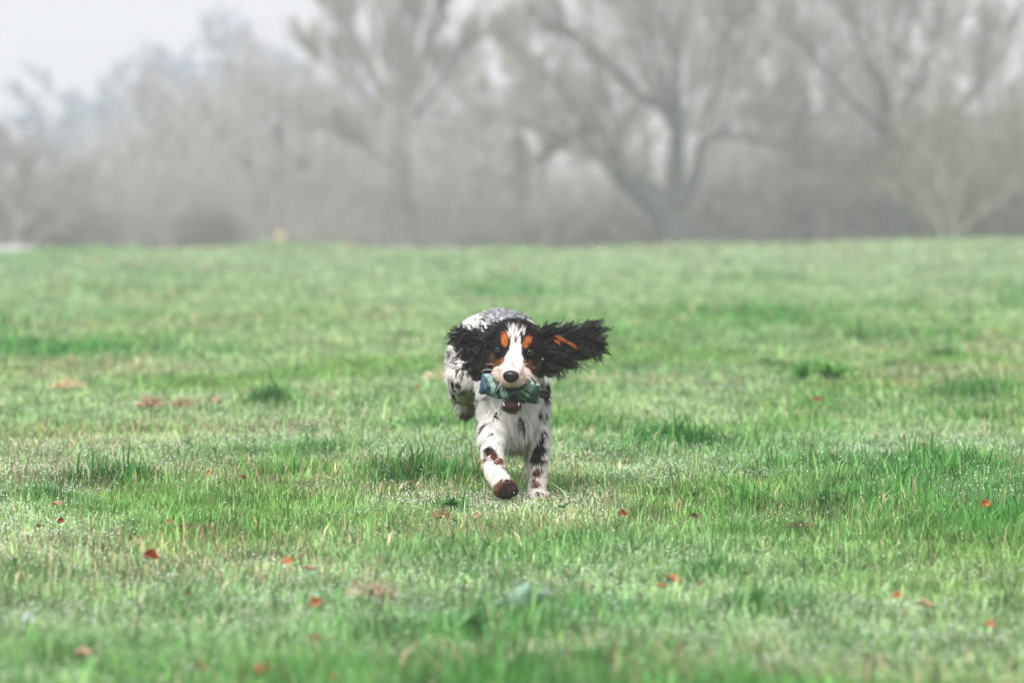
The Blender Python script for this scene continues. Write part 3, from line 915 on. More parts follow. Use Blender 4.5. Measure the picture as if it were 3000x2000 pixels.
# ------------------------------------------------------------------ retrieving dummy
def build_dummy():
    A, B = W(1411, 1122, 12.985), W(1577, 1153, 12.965)
    base = (A + B) / 2
    root = empty('retrieving_dummy', tuple(base))
    tag(root, 'small fabric training dummy in green and blue stripes held in the dog\'s mouth', 'dog toy')
    ax = norm(B - A); L = np.linalg.norm(B - A)
    up = norm(np.array([-ax[2], 0, ax[0]])); dp = np.cross(up, ax)
    ns, na = 90, 56
    s = np.linspace(0, 1, ns)[:, None]; th = np.linspace(0, 2 * math.pi, na, endpoint=False)[None, :]
    e = np.clip(np.minimum(s, 1 - s) / .17, 0, 1)
    round_ = np.sqrt(1 - (1 - e) ** 2)
    rh = .0235 - .002 * np.exp(-((s - .5) / .16) ** 2) + 0 * th       # height stays at the sewn ends
    rd = .0025 + .0195 * round_ + 0 * th
    fold = .0009 * np.sin(th * 3 + s * 40) + .0024 * np.sin(th * 5 + s * 16) * np.exp(-((s - .5) / .22) ** 2) + .0022 * np.sin(th * 9 - s * 30 + 1) * np.exp(-((s - .82) / .12) ** 2) + .0010 * np.sin(th * 7 + s * 25) * np.exp(-((s - .12) / .12) ** 2)
    sag = -.006 * np.exp(-((s - .45) / .3) ** 2)
    P = A + ax * L * s[..., None] + up * ((rh + fold) * np.sin(th) + sag)[..., None] + dp * ((rd + fold) * np.cos(th))[..., None]
    V = P.reshape(-1, 3) - base
    i = np.arange(ns - 1)[:, None] * na; j = np.arange(na)[None, :]; j2 = (j + 1) % na
    Q = np.stack([i + j, i + j2, i + na + j2, i + na + j], -1).reshape(-1, 4)
    DK = .58
    MINT = np.array([.24, .40, .30]); TEAL = np.array([.018, .075, .085]); NAVY = np.array([.010, .02, .045]); BLUE = np.array([.025, .085, .16]); GRN = np.array([.030, .10, .062]); DGR = np.array([.010, .04, .026]); LB = np.array([.15, .28, .34])
    x = (s + np.sin(th) * .085 + .02 * np.sin(th * 3 + s * 9))    # stripes lean round the tube
    seq = [(.00, BLUE), (.06, LB), (.08, TEAL), (.13, BLUE), (.17, MINT), (.265, TEAL), (.28, NAVY), (.355, MINT), (.43, GRN), (.445, MINT), (.475, DGR), (.50, NAVY), (.60, TEAL), (.62, GRN), (.70, DGR * 1.6), (.735, GRN), (.79, DGR), (.81, GRN), (.90, DGR * 1.4), (.94, GRN), (1.05, MINT)]  # navy middle holds both dark stripes and painted shadow from the muzzle
    cm = np.zeros((ns, na, 3))
    for a_, c_ in seq:
        cm[(x >= a_) if a_ > 0 else np.ones_like(x, bool)] = c_ * DK * (1 if a_ < .5 else .75)
    top = (np.sin(th) > .80) & (s > -1)
    tb = top & (s > .78)
    cm[tb & (np.sin(s * 60) > -.2)] = MINT * .8
    cm[top & (s < .25)] = LB
    tag_m = make_mesh('dummy', V, Q, None, cm.reshape(-1, 3))
    link('cover', tag_m, M_CLOTH, root)
    # sewn end seams
    for s0, nm in ((0, 0), (1, 1)):
        c0 = (A if s0 == 0 else B) - base
        t = np.linspace(-1, 1, 9)[:, None]
        V, Q = tubes((c0 + up * t * .0232 + ax * (.0005 if s0 else -.0005))[None], np.full((1, 9), .0026), 8)
        link('end_seam', make_mesh('end_seam', V, Q, None, np.tile(BLUE * .9 if s0 == 0 else GRN * .8, (len(V), 1))), M_CLOTH, root)
    # black webbing loop on the right end
    c0 = B - base
    t = np.linspace(0, 2 * math.pi, 40, endpoint=False)
    cx = .013 * (1 - np.cos(t)) ; cz = .0048 * np.sin(t) * (1 - .35 * np.cos(t))
    ring = c0 + ax * (cx[:, None] + .0005) + up * (cz[:, None] + .001)
    wv = norm(up * .75 + dp * -.65)
    nrm = norm(np.gradient(ring, axis=0)); nn = norm(np.cross(nrm, wv))
    cor = [ring + wv * .0065 + nn * .0008, ring + wv * .0065 - nn * .0008, ring - wv * .0065 - nn * .0008, ring - wv * .0065 + nn * .0008]
    V = np.stack(cor, 1).reshape(-1, 3)
    i = np.arange(40)[:, None] * 4; i2 = ((np.arange(40) + 1) % 40)[:, None] * 4; k = np.arange(4)[None, :]; k2 = (k + 1) % 4
    Q = np.stack([i + k, i + k2, i2 + k2, i2 + k], -1).reshape(-1, 4)
    link('strap_loop', make_mesh('strap_loop', V, Q, smooth=False), M_STRAP, root)
build_dummy()

# spray thrown up by the run
def build_spray():
    n1, n2 = 150, 60
    u = np.concatenate([rng.normal(1740, 130, 90), rng.normal(1320, 110, 60), rng.normal(1500, 260, 30), rng.normal(1240, 60, 60)])
    v = np.concatenate([rng.normal(640, 120, 90), rng.normal(760, 150, 60), rng.normal(760, 150, 30), rng.normal(1040, 110, 60)])
    Y = rng.uniform(12.75, 13.9, len(u))
    k = (v < 1250) & (v > 380)
    drops('water_spray', Wn(u, v, Y)[k], rng.uniform(.0004, .0011, len(u))[k], 'fine bright water droplets flung into the air around the dog', 'water spray')
build_spray()

# ------------------------------------------------------------------ fallen leaves, stalks, weeds
def at(u, v, z=0.035):
    """world point at height z over the turf that shows at photo position (u, v)"""
    Y = (H - z) * FPX / (v - V0)
    for _ in range(3):
        gz = float(ground_z(np.array([(u - 1500) * Y / FPX]), np.array([Y]))[0])
        Y = (H - z - gz) * FPX / (v - V0)
    return W(u, v, Y)

def leaf_mesh(size, colr, curl=.5, seed=0, lobes=0.0, stalk=True, wide=.30, fold=1.0):
    r = np.random.default_rng(seed)
    nu, nw = 13, 9
    s = np.linspace(0, 1, nu)[:, None]; t = np.linspace(-1, 1, nw)[None, :]
    wid = wide * np.sin(math.pi * s ** .8) ** .9 * (1 + lobes * np.sin(s * 19)) + .01
    x = (s - .5) + 0 * t
    y = t * wid
    z = curl * (.5 * (t * wid) ** 2 * 2.2 + .35 * (s - .5) ** 2 * r.uniform(.4, 1.2)) + .05 * np.sin(s * 8 + t * 4 + seed) + fold * r.uniform(.25, .9) * wid * np.abs(t) + r.uniform(-.25, .25) * (s - .5) * t
    top = np.stack([x, y, z], -1).reshape(-1, 3)
    bot = top - np.array([0, 0, .012])
    V = np.concatenate([top, bot])
    i = np.arange(nu - 1)[:, None] * nw + np.arange(nw - 1)[None, :]
    q1 = np.stack([i, i + nw, i + nw + 1, i + 1], -1).reshape(-1, 4)
    N = nu * nw
    q2 = (q1 + N)[:, ::-1]
    edge = np.concatenate([np.arange(nw), np.arange(1, nu) * nw + nw - 1, (nu - 1) * nw + np.arange(nw - 2, -1, -1), np.arange(nu - 2, 0, -1) * nw])
    e2 = np.roll(edge, -1)
    q3 = np.stack([edge, e2, e2 + N, edge + N], -1)
    Q = np.concatenate([q1, q2, q3])
    c = np.tile(colr, (len(V), 1)) * (1 + .25 * np.sin(V[:, :1] * 21) * np.sin(V[:, 1:2] * 30))
    vein = np.abs(V[:, 1]) < .02
    c[vein] *= .6
    if stalk:
        tt = np.linspace(0, 1, 6)[:, None]
        P = np.array([-.5, 0, .35 * curl * .25]) + np.array([-.38, .05, .02]) * tt + np.array([0, 0, .12]) * tt ** 2
        v2, qq = tubes(P[None], np.full((1, 6), .012), 4)
        Q = np.concatenate([Q, qq + len(V)]); V = np.concatenate([V, v2]); c = np.concatenate([c, np.tile(np.array(colr) * .5, (len(v2), 1))])
    return make_mesh('leaf', V * size, Q, None, np.clip(c, 0, .9))

RED = (.25, .052, .022); ORG_ = (.36, .15, .055); TANL = (.36, .25, .15); PNK = (.36, .23, .165); DBR = (.08, .04, .022); RBR = (.20, .065, .03)
LEAVES = [  # u, v, size px, colour, tilt x, yaw, label
    (611, 1383, 20, ORG_, 1.0, .4, 'small orange leaf standing in dewy grass, topmost of four left of the dog'),
    (643, 1417, 20, RED, .8, 1.2, 'tiny reddish leaf below the topmost orange one, left of the dog'),
    (674, 1420, 20, ORG_, .9, 2.0, 'tiny orange leaf in the middle of the small cluster left of the dog'),
    (712, 1399, 26, RBR, 1.2, .9, 'small upright rust brown leaf at the right end of the small cluster'),
    (166, 1478, 36, PNK, .5, .2, 'pale pinkish brown leaf lying flat near the left edge'),
    (176, 1527, 34, RED, .9, .9, 'narrow dark red leaf tilted in grass beside the left edge'),
    (114, 1542, 30, RBR, .4, 2.7, 'red-brown leaf farthest left at the foot of the dark tuft'),
    (494, 1532, 34, TANL, .8, .5, 'light tan leaf at the end of a bare muddy scrape'),
    (442, 1632, 58, RED, .9, .45, 'large rust red curled leaf crossed by a dry straw'),
    (316, 1645, 32, PNK, .9, 1.4, 'greyish brown curled leaf left of the large rust red one'),
    (842, 1645, 48, ORG_, .8, .2, 'orange and pink leaf lying in the lower left grass'),
    (907, 1667, 44, PNK, .3, .1, 'dull pink leaf just right of the orange and pink leaf'),
    (548, 1733, 46, RBR, 1.3, 1.3, 'small brown twisted leaf upright in longer grass'),
    (924, 1768, 54, ORG_, .9, .6, 'blurred orange leaf standing above the near grass'),
    (926, 1872, 42, RBR, .6, .3, 'blurred dark rust leaf low in the near grass'),
    (247, 1921, 70, PNK, .35, -.3, 'large blurred pale pink leaf near the lower left corner'),
    (591, 1958, 62, TANL, .8, .9, 'blurred tan leaf at the bottom edge, left of the orange one'),
    (772, 1966, 70, ORG_, .7, .2, 'bright orange blurred leaf at the bottom edge'),
    (976, 1987, 40, ORG_, .5, .8, 'small orange leaf cut by the bottom edge, right of the bright one'),
    (1828, 1506, 36, RED, 1.0, -.7, 'bright rust red oval leaf on a stem to the right of the paws'),
    (1400, 1512, 38, TANL, .6, .4, 'dry tan leaf below the lifted paw'),
    (1975, 1700, 50, ORG_, .4, -.4, 'upper orange leaf of the blurred pair right of centre'),
    (1941, 1717, 42, ORG_, .4, .5, 'lower orange leaf of the blurred pair right of centre'),
    (2052, 1710, 30, ORG_, .9, 1.2, 'small peach coloured leaf beside the blurred orange pair'),
    (2647, 1281, 28, RED, 1.3, 1.4, 'narrow red leaf standing upright, farther of the two at right'),
    (2705, 1307, 36, RED, 1.2, .9, 'round scarlet leaf standing upright in pale dewy grass'),
    (2888, 1475, 44, (.50, .12, .03), 1.1, .6, 'red-orange leaf on the tip of a stalk near the right edge'),
    (2037, 1512, 30, DBR, .9, .4, 'small dark brown curled leaf beside pale dewy grass'),
    (2628, 1747, 40, (.55, .18, .08), .9, .7, 'soft reddish leaf in the lower right grass'),
    (2716, 1773, 56, TANL, .3, 0, 'long tan leaf lying flat in the lower right grass'),
    (2907, 1830, 44, ORG_, .7, .2, 'faint orange leaf near the lower right edge'),
    (82, 1818, 60, (.50, .56, .58), .7, .9, 'pale bluish grey blurred leaf near the lower left edge'),
    (636, 1177, 40, TANL, .5, .3, 'tan leaf lying behind the long green tuft at left'),
    (2395, 1170, 34, RBR, .8, .3, 'faded brown leaf among pale grass in the right distance'),
    (1222, 1138, 26, ORG_, .8, .3, 'small orange leaf in the blurred grass left of the hind foot'),
]
for i, (u, v, px, colr, tx, yaw, lab) in enumerate(LEAVES):
    p = at(u, v, .050 if v < 1600 else .034)
    size = px / FPX * p[1] * .9
    o = link('fallen_leaf', leaf_mesh(size, colr, curl=.5 + .5 * ((i * 37) % 10) / 10, seed=i, lobes=.14 if i % 3 == 0 else 0.04), M_LEAF)
    o.location = p
    o.rotation_euler = (tx, (i * 0.37) % .6 - .3, yaw)
    tag(o, lab, 'leaf', 'fallen leaves scattered over the grass')

STALKS = [(1270, 1468, 105, .02, 3.2, 'thick pale upright straw just left of the dog in the dark tuft'),
          (1335, 1440, 45, .05, 2.5, 'short pale straw between the thick straw and the lifted paw'),
          (1215, 1420, 75, .75, 2.2, 'bent pale straw leaning right across the dark tuft'),
          (560, 1660, 70, -1.1, 2.2, 'thin pale straw lying across the large rust red leaf'),
          (960, 1215, 70, .6, 2.5, 'pale straw leaning right in blurred grass above the tufts'),
          (2336, 1220, 50, .05, 2.2, 'slim upright straw in pale grass, middle distance at right'),
          (2576, 1270, 60, .08, 3.0, 'yellow upright straw left of the scarlet leaf'),
          (2918, 1470, 50, .25, 3.0, 'pale upright straw just above the red-orange leaf'),
          (2525, 1500, 60, -.2, 3.0, 'yellowish bent straw in the green tuft at right'),
          (2290, 1478, 50, .1, 3.0, 'short buff straw beside the green tuft at right'),
          (640, 1830, 150, .45, 6.0, 'broad pale green blurred blade leaning right at lower left'),
          (1320, 2010, 150, -.6, 6.0, 'broad pale blurred straw leaning left at the bottom edge'),
          (130, 1370, 90, -.9, 2.5, 'arched grey-green blade at the left edge'),
          (1010, 1260, 80, -1.1, 1.8, 'long thin straw lying nearly flat at left')]
for i, (u, v, hpx, lean, wpx, lab) in enumerate(STALKS):
    p = at(u, v, 0.02)
    k = p[1] / FPX
    t = np.linspace(0, 1, 12)[:, None]
    P = np.concatenate([np.sin(lean * (t * .7 + .3)) * hpx * k * t, (.02 * np.sin(t * 4)), np.cos(lean * (t * .7 + .3)) * hpx * k * t], 1) + np.array([0, 0, -.012])
    R = (np.linspace(1, .25, 12) * wpx * k * .75)[None]
    V, Q = tubes(P[None], R, 6)
    gcol = (.35, .45, .25) if i in (10, 12) else (.66, .56, .36)
    o = link('grass_stalk', make_mesh('grass_stalk', V, Q, None, np.tile(gcol, (len(V), 1))), M_LEAF)
    o.location = p
    tag(o, lab, 'straw', 'dry grass stalks standing in the meadow')

def weed(u, v, n, size_px, colr, lab, up=.5, seed=1):
    p = at(u, v, 0.01); k = p[1] / FPX
    r = np.random.default_rng(seed)
    root = empty('broadleaf_weed', tuple(p))
    tag(root, lab, 'weed', 'broad-leaved weeds in the grass')
    for i in range(n):
        yaw = i * 2.4 + r.uniform(-.3, .3)
        o = link('leaf', leaf_mesh(size_px * k * r.uniform(.7, 1.1), np.array(colr) * r.uniform(.7, 1.3), .6, seed * 10 + i, 0.03, wide=.40, fold=.35), M_GREENLEAF, root)
        el = r.uniform(.2, 1.0) * up * 1.6
        o.rotation_euler = (r.uniform(-.3, .3), -el, yaw)
        L = size_px * k * .5
        o.location = (math.cos(yaw) * L * .9 * math.cos(el), math.sin(yaw) * L * .9 * math.cos(el), .02 + math.sin(el) * L)
weed(2348, 1125, 6, 55, (.07, .26, .04), 'low dark green weed, left one of the blurred group at right distance', .7, 1)
weed(2420, 1122, 7, 60, (.09, .25, .04), 'dark green weed with a brown leaf in the middle of the distant group', .8, 2)
weed(2455, 1120, 5, 45, (.06, .22, .03), 'small green weed at the right end of the distant group', .6, 3)
weed(1322, 1508, 7, 34, (.04, .17, .03), 'dark green dock-like weed just below and left of the lifted paw', .6, 4)
weed(1530, 1835, 6, 110, (.26, .40, .30), 'large grey-green blurred weed in the near grass below the dog', .9, 5)
weed(1400, 1890, 6, 80, (.18, .40, .15), 'green blurred weed left of the grey-green one near the bottom', .5, 6)
weed(1650, 1515, 5, 22, (.04, .14, .03), 'small dark weed between the planted paw and the rust red leaf', .5, 8)
weed(2035, 1480, 4, 26, (.05, .15, .03), 'tiny weed rosette above the dark curled leaf', .5, 9)

def clod(u, v, wpx, hpx, lab, seed, colr=(.22, .12, .07)):
    p = at(u, v, 0.022); k = p[1] / FPX
    r = np.random.default_rng(seed)
    n = 560
    a_ = r.uniform(0, 6.28, n); rr = np.sqrt(r.random(n))
    b0 = np.stack([np.cos(a_) * rr * wpx * .5 * k, np.sin(a_) * rr * wpx * .5 * k, np.zeros(n)], -1)
    d = norm(np.stack([r.normal(0, .9, n), r.normal(0, .9, n), r.uniform(.3, 1, n)], -1)) * (hpx * k * r.uniform(.4, 1.1, n) * (1.2 - rr))[:, None]
    t = np.linspace(0, 1, 4)[None, :, None]
    P = b0[:, None, :] + d[:, None, :] * t + np.array([0, 0, -1.0]) * (hpx * k * .35) * t ** 2 * r.random((n, 1, 1))
    V, Q = tubes(P, np.tile(np.linspace(1, .4, 4) * 1.7 * k, (n, 1)), 3)
    c = np.repeat(np.array(colr) * r.uniform(.4, 2.0, (n, 1)), 12, axis=0)
    o = link('dead_grass_clump', make_mesh('dead_grass_clump', V, Q, None, np.clip(c, 0, .8)), M_LEAF)
    o.location = p
    tag(o, lab, 'dead grass', 'clumps of dead grass in the turf')
clod(440, 1185, 75, 48, 'brown clump of dead grass, left one of the pair in the left middle distance', 1, (.36, .24, .15))
clod(533, 1185, 62, 36, 'brown clump of dead grass, right one of the pair in the left middle distance', 2, (.32, .23, .14))
clod(560, 1545, 130, 30, 'low muddy scrape of matted brown grass beside a tan leaf', 3, (.12, .09, .05))
clod(1092, 1745, 100, 110, 'pale straw coloured clump standing in the near grass left of centre', 4, (.42, .34, .24))
clod(1295, 1512, 60, 40, 'yellowish dead clump beside the dark green dock-like weed', 5, (.34, .26, .12))
clod(2680, 1370, 50, 24, 'small dark brown clump in the dewy grass at right', 6, (.08, .06, .035))
clod(2350, 1540, 120, 24, 'dark matted dead patch at the foot of the green tuft at right', 7, (.14, .11, .06))
clod(1290, 1110, 100, 60, 'straw coloured wispy clump left of the raised hind foot', 8, (.60, .46, .26))
clod(200, 1130, 110, 40, 'faint straw clump in the distant grass at far left', 9, (.55, .40, .22))

# ------------------------------------------------------------------ trees beyond the field
def bark(name, c1, c2, sc=3):
    return noise_mat(name, c1, c2, sc, .9, 5, .5, .03)
BK_GREY = bark('bark_grey', (.09, .092, .088), (.15, .148, .138))
BK_DARK = bark('bark_ivy_dark', (.014, .022, .02), (.045, .055, .048))
BK_TWIG = bark('twig_grey_brown', (.25, .232, .22), (.345, .325, .305))
BK_TWIGB = bark('twig_brown', (.20, .18, .165), (.28, .255, .24))
BK_OLIVE = bark('twig_olive', (.19, .172, .125), (.27, .245, .18))
BK_FAR_HAZE = bark('twig_far_haze', (.16, .215, .30), (.22, .285, .38))  # blue of the distant haze put into the twig colour
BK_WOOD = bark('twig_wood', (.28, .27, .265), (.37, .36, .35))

def curves(P0, D, L, bend, wig, r, K=5):
    N = len(P0)
    s = np.linspace(0, 1, K)[None, :, None]
    P = P0[:, None, :] + D[:, None, :] * (L[:, None, None] * s) + bend[:, None, :] * (L[:, None, None] * s ** 2)
    w_ = r.normal(0, 1, (N, K, 3)) * wig * L[:, None, None]
    w_[:, 0] = 0
    return P + np.cumsum(w_, 1) * .5

def children(P, R, Lp, nper, tmin, spread, ratio, rr, r, up=.25, rmin=.004, K=5, wig=.04):
    N, Kp, _ = P.shape
    idx = np.repeat(np.arange(N), nper)
    n = len(idx)
    t = tmin + (1 - tmin) * r.random(n) ** .8
    f = t * (Kp - 1); k = np.minimum(f.astype(int), Kp - 2); g = (f - k)[:, None]
    P0 = P[idx, k] * (1 - g) + P[idx, k + 1] * g
    T = norm(P[idx, k + 1] - P[idx, k])
    r0 = (R[idx, k] * (1 - g[:, 0]) + R[idx, k + 1] * g[:, 0])
    q = r.normal(0, 1, (n, 3)); q = norm(q - T * (q * T).sum(1, keepdims=True))
    D = norm(T + q * (spread * r.uniform(.6, 1.4, n))[:, None] + np.array([0, 0, up]))
    L = Lp[idx] * ratio * r.uniform(.55, 1.25, n) * (1.15 - .5 * t)
    ra = np.maximum(r0 * rr, rmin)
    C = curves(P0, D, L, np.tile([0, 0, .15], (n, 1)) + r.normal(0, .12, (n, 3)), wig, r, K)
    RR = ra[:, None] * np.linspace(1, .35, K)[None, :]
    return C, RR, L

def resample(pts, K):
    pts = np.array(pts, float)
    d = np.concatenate([[0], np.cumsum(np.linalg.norm(np.diff(pts[:, :3], axis=0), axis=1))])
    t = np.linspace(0, d[-1], K)
    return np.stack([np.interp(t, d, pts[:, i]) for i in range(pts.shape[1])], -1), d[-1]

def tree_from_limbs(limbs, base, seed, n1=7, n2=7, n3=6, spread=.75, up=.2, dens=1.0, l1=.34, tw=.0065):
    """limbs: world polylines (x,y,z,r) -> (trunk mesh data, crown mesh data) relative to base"""
    r = np.random.default_rng(seed)
    K = 11
    P, R, L = [], [], []
    for lb in limbs:
        q, ln = resample(lb, K)
        q[1:-1, :3] += r.normal(0, .018, (K - 2, 3)) * ln * .4
        P.append(q[:, :3]); R.append(q[:, 3]); L.append(ln)
    P = np.array(P) - base; R = np.array(R); L = np.array(L)
    trunk = tubes(P, R, 9)
    c1, r1, l1_ = children(P, R, np.maximum(L, 3.0), int(n1 * dens), .35, spread, l1, .5, r, up, .02)
    c2, r2, l2 = children(c1, r1, l1_, n2, .15, spread, .5, .5, r, up, .009)
    c3, r3, l3 = children(c2, r2, l2, n3, .1, spread, .55, .5, r, up, tw, K=4)
    c4, r4, l4 = children(c3, r3, l3, 3, .1, spread, .6, .6, r, up, tw, K=3)
    crown = merge([tubes(c1, r1, 5), tubes(c2, r2, 3), tubes(c3, r3, 3), tubes(c4, r4, 3)])
    return trunk, crown

def put_tree(name, base, trunk, crown, mt, mc, lab, cat='tree', group='bare trees along the far side of the field'):
    root = empty(name, tuple(base))
    tag(root, lab, cat, group)
    link('trunk', make_mesh('trunk', *trunk), mt, root)
    link('crown', make_mesh('crown', *crown), mc, root)
    return root

def gz(x, y):
    return float(ground_z(np.array([x]), np.array([y]))[0])

def px_limbs(Y, limbs, jit=.6, seed=0):
    """limbs given as (u, v, half-width px) at distance Y, spread in depth around it"""
    r = np.random.default_rng(seed)
    out = []
    for j, lb in enumerate(limbs):
        dy = r.uniform(-jit, jit) * 2.0
        pts = []
        for i, (u, v, hw) in enumerate(lb):
            yy = Y + dy * i / max(1, len(lb) - 1)
            p = W(u, v, yy)
            pts.append((*p, hw * Y / FPX * (.95 if hw > 20 else .62)))
        out.append(pts)
    return out

def main_trees():
    # large ivy-clad oak right of centre
    Y = 122.0; bz = 880
    L = px_limbs(Y, [
        [(2025, bz, 62), (1990, 700, 50), (1935, 620, 46), (1880, 555, 44), (1800, 460, 40), (1740, 410, 34), (1660, 385, 18), (1560, 372, 11), (1480, 350, 6)],
        [(2010, bz, 50), (1992, 690, 38), (1975, 540, 30), (1985, 430, 24), (1975, 330, 22), (1972, 220, 18), (1965, 100, 14), (1960, -80, 9), (1950, -300, 4)],
        [(1978, 300, 22), (1900, 300, 20), (1850, 260, 18), (1800, 200, 14), (1740, 150, 10), (1650, 60, 7), (1600, -60, 4)],
        [(1740, 420, 18), (1700, 330, 14), (1640, 240, 10), (1540, 180, 7), (1470, 100, 4)],
        [(1995, 600, 22), (2050, 480, 20), (2060, 420, 18), (2120, 380, 15), (2200, 340, 10), (2290, 260, 6)],
        [(2050, 470, 14), (2090, 300, 12), (2120, 120, 9), (2160, -60, 5)],
        [(1660, 385, 12), (1600, 460, 9), (1520, 500, 6), (1440, 560, 4)],
        [(1985, 400, 14), (1930, 200, 10), (1880, 40, 7), (1850, -160, 4)],
        [(2110, 390, 12), (2260, 420, 8), (2400, 470, 4)],
    ], 1.2, 1)
    base = W(2015, bz, Y); base[2] = gz(base[0], Y)
    tr, cr = tree_from_limbs(L, base, 101, 18, 8, 6, .8, .14, 1, .36, .009)
    put_tree('oak_tree', base, tr, cr, BK_DARK, BK_TWIGB, 'dark ivy-clad bare tree leaning left from a forked trunk, right of centre')
    # tall tree at right
    Y = 126.0
    L = px_limbs(Y, [
        [(2660, bz, 58), (2645, 700, 44), (2625, 560, 38), (2605, 400, 32), (2595, 280, 26), (2600, 160, 18), (2612, 0, 12), (2620, -250, 5)],
        [(2600, 300, 22), (2550, 200, 16), (2500, 90, 11), (2450, -80, 6)],
        [(2600, 260, 16), (2560, 120, 12), (2540, -60, 7), (2530, -250, 3)],
        [(2620, 330, 18), (2700, 230, 14), (2740, 120, 11), (2760, -20, 7), (2790, -200, 3)],
        [(2615, 420, 18), (2500, 300, 12), (2400, 180, 9), (2320, 60, 5)],
        [(2625, 470, 16), (2760, 380, 11), (2860, 260, 8), (2920, 120, 4)],
        [(2600, 220, 12), (2650, 100, 9), (2680, -60, 6), (2700, -240, 3)],
    ], 1.2, 2)
    base = W(2655, bz, Y); base[2] = gz(base[0], Y)
    tr, cr = tree_from_limbs(L, base, 102, 18, 8, 6, .65, .3, 1, .36, .009)
    put_tree('bare_tree', base, tr, cr, BK_DARK, BK_TWIG, 'tall bare tree with a thick straight trunk dividing high up, near the right side')
    # pale fan-shaped tree left of centre
    Y = 134.0; bz = 860
    L = px_limbs(Y, [
        [(1190, bz, 70), (1185, 700, 48), (1178, 600, 36), (1172, 480, 28), (1165, 330, 22), (1160, 240, 17), (1168, 120, 12), (1180, 0, 8), (1190, -160, 4)],
        [(1165, 340, 15), (1110, 250, 12), (1040, 150, 9), (980, 20, 6), (940, -100, 3)],
        [(1168, 360, 14), (1080, 290, 11), (980, 210, 8), (900, 150, 4)],
        [(1165, 300, 14), (1120, 150, 10), (1080, 10, 7), (1060, -140, 3)],
        [(1168, 330, 14), (1220, 240, 11), (1260, 120, 9), (1300, 20, 5)],
        [(1170, 380, 14), (1250, 300, 10), (1320, 220, 7), (1370, 120, 4)],
        [(1165, 280, 11), (1200, 140, 9), (1230, 0, 6), (1240, -120, 3)],
        [(1178, 500, 11), (1080, 440, 8), (990, 400, 4)],
    ], 1.2, 3)
    base = W(1188, bz, Y); base[2] = gz(base[0], Y)
    tr, cr = tree_from_limbs(L, base, 103, 19, 8, 6, .42, .35, 1, .36, .008)
    put_tree('bare_tree', base, tr, cr, BK_GREY, BK_TWIG, 'pale bare tree with thin branches fanning upward, left of centre')
    # slender leaning tree by the pole
    Y = 150.0
    L = px_limbs(Y, [
        [(905, bz, 30), (888, 700, 22), (868, 620, 18), (845, 520, 14), (830, 430, 11), (815, 330, 8), (810, 240, 4)],
        [(845, 520, 9), (900, 420, 7), (930, 320, 4)],
        [(850, 540, 9), (780, 440, 7), (730, 340, 5), (700, 240, 3)],
    ], 1.0, 4)
    base = W(900, bz, Y); base[2] = gz(base[0], Y)
    tr, cr = tree_from_limbs(L, base, 104, 13, 7, 6, .7, .2, 1, .36)
    put_tree('bare_tree', base, tr, cr, BK_GREY, BK_TWIG, 'slender grey tree leaning left just right of the power pole')
main_trees()

def generic_tree(seed, height=8.5, width=3.0, nl=9, low=.18, tw=.0085):
    """a round-crowned bare tree of its own, base at the origin"""
    r = np.random.default_rng(seed)
    limbs = [[(0, 0, 0, .17), (r.normal(0, .1), r.normal(0, .1), height * .35, .13), (r.normal(0, .25), r.normal(0, .25), height * .7, .08), (r.normal(0, .3), r.normal(0, .3), height * .96, .03)]]
    for i in range(nl):
        h0 = height * (low + .5 * i / nl); az = i * 2.4 + r.uniform(-.4, .4)
        rad = width * r.uniform(.75, 1.05) * (1 - .35 * i / nl); top = min(height * .97, h0 + height * r.uniform(.22, .45))
        dx, dy = math.cos(az), math.sin(az)
        limbs.append([(0, 0, h0, .085), (dx * rad * .35, dy * rad * .35, h0 + (top - h0) * .4, .06), (dx * rad * .75, dy * rad * .75, h0 + (top - h0) * .75, .04), (dx * rad, dy * rad, top, .018)])
    return tree_from_limbs(limbs, np.zeros(3), seed, 9, 7, 6, .85, .12, 1, .30, tw)

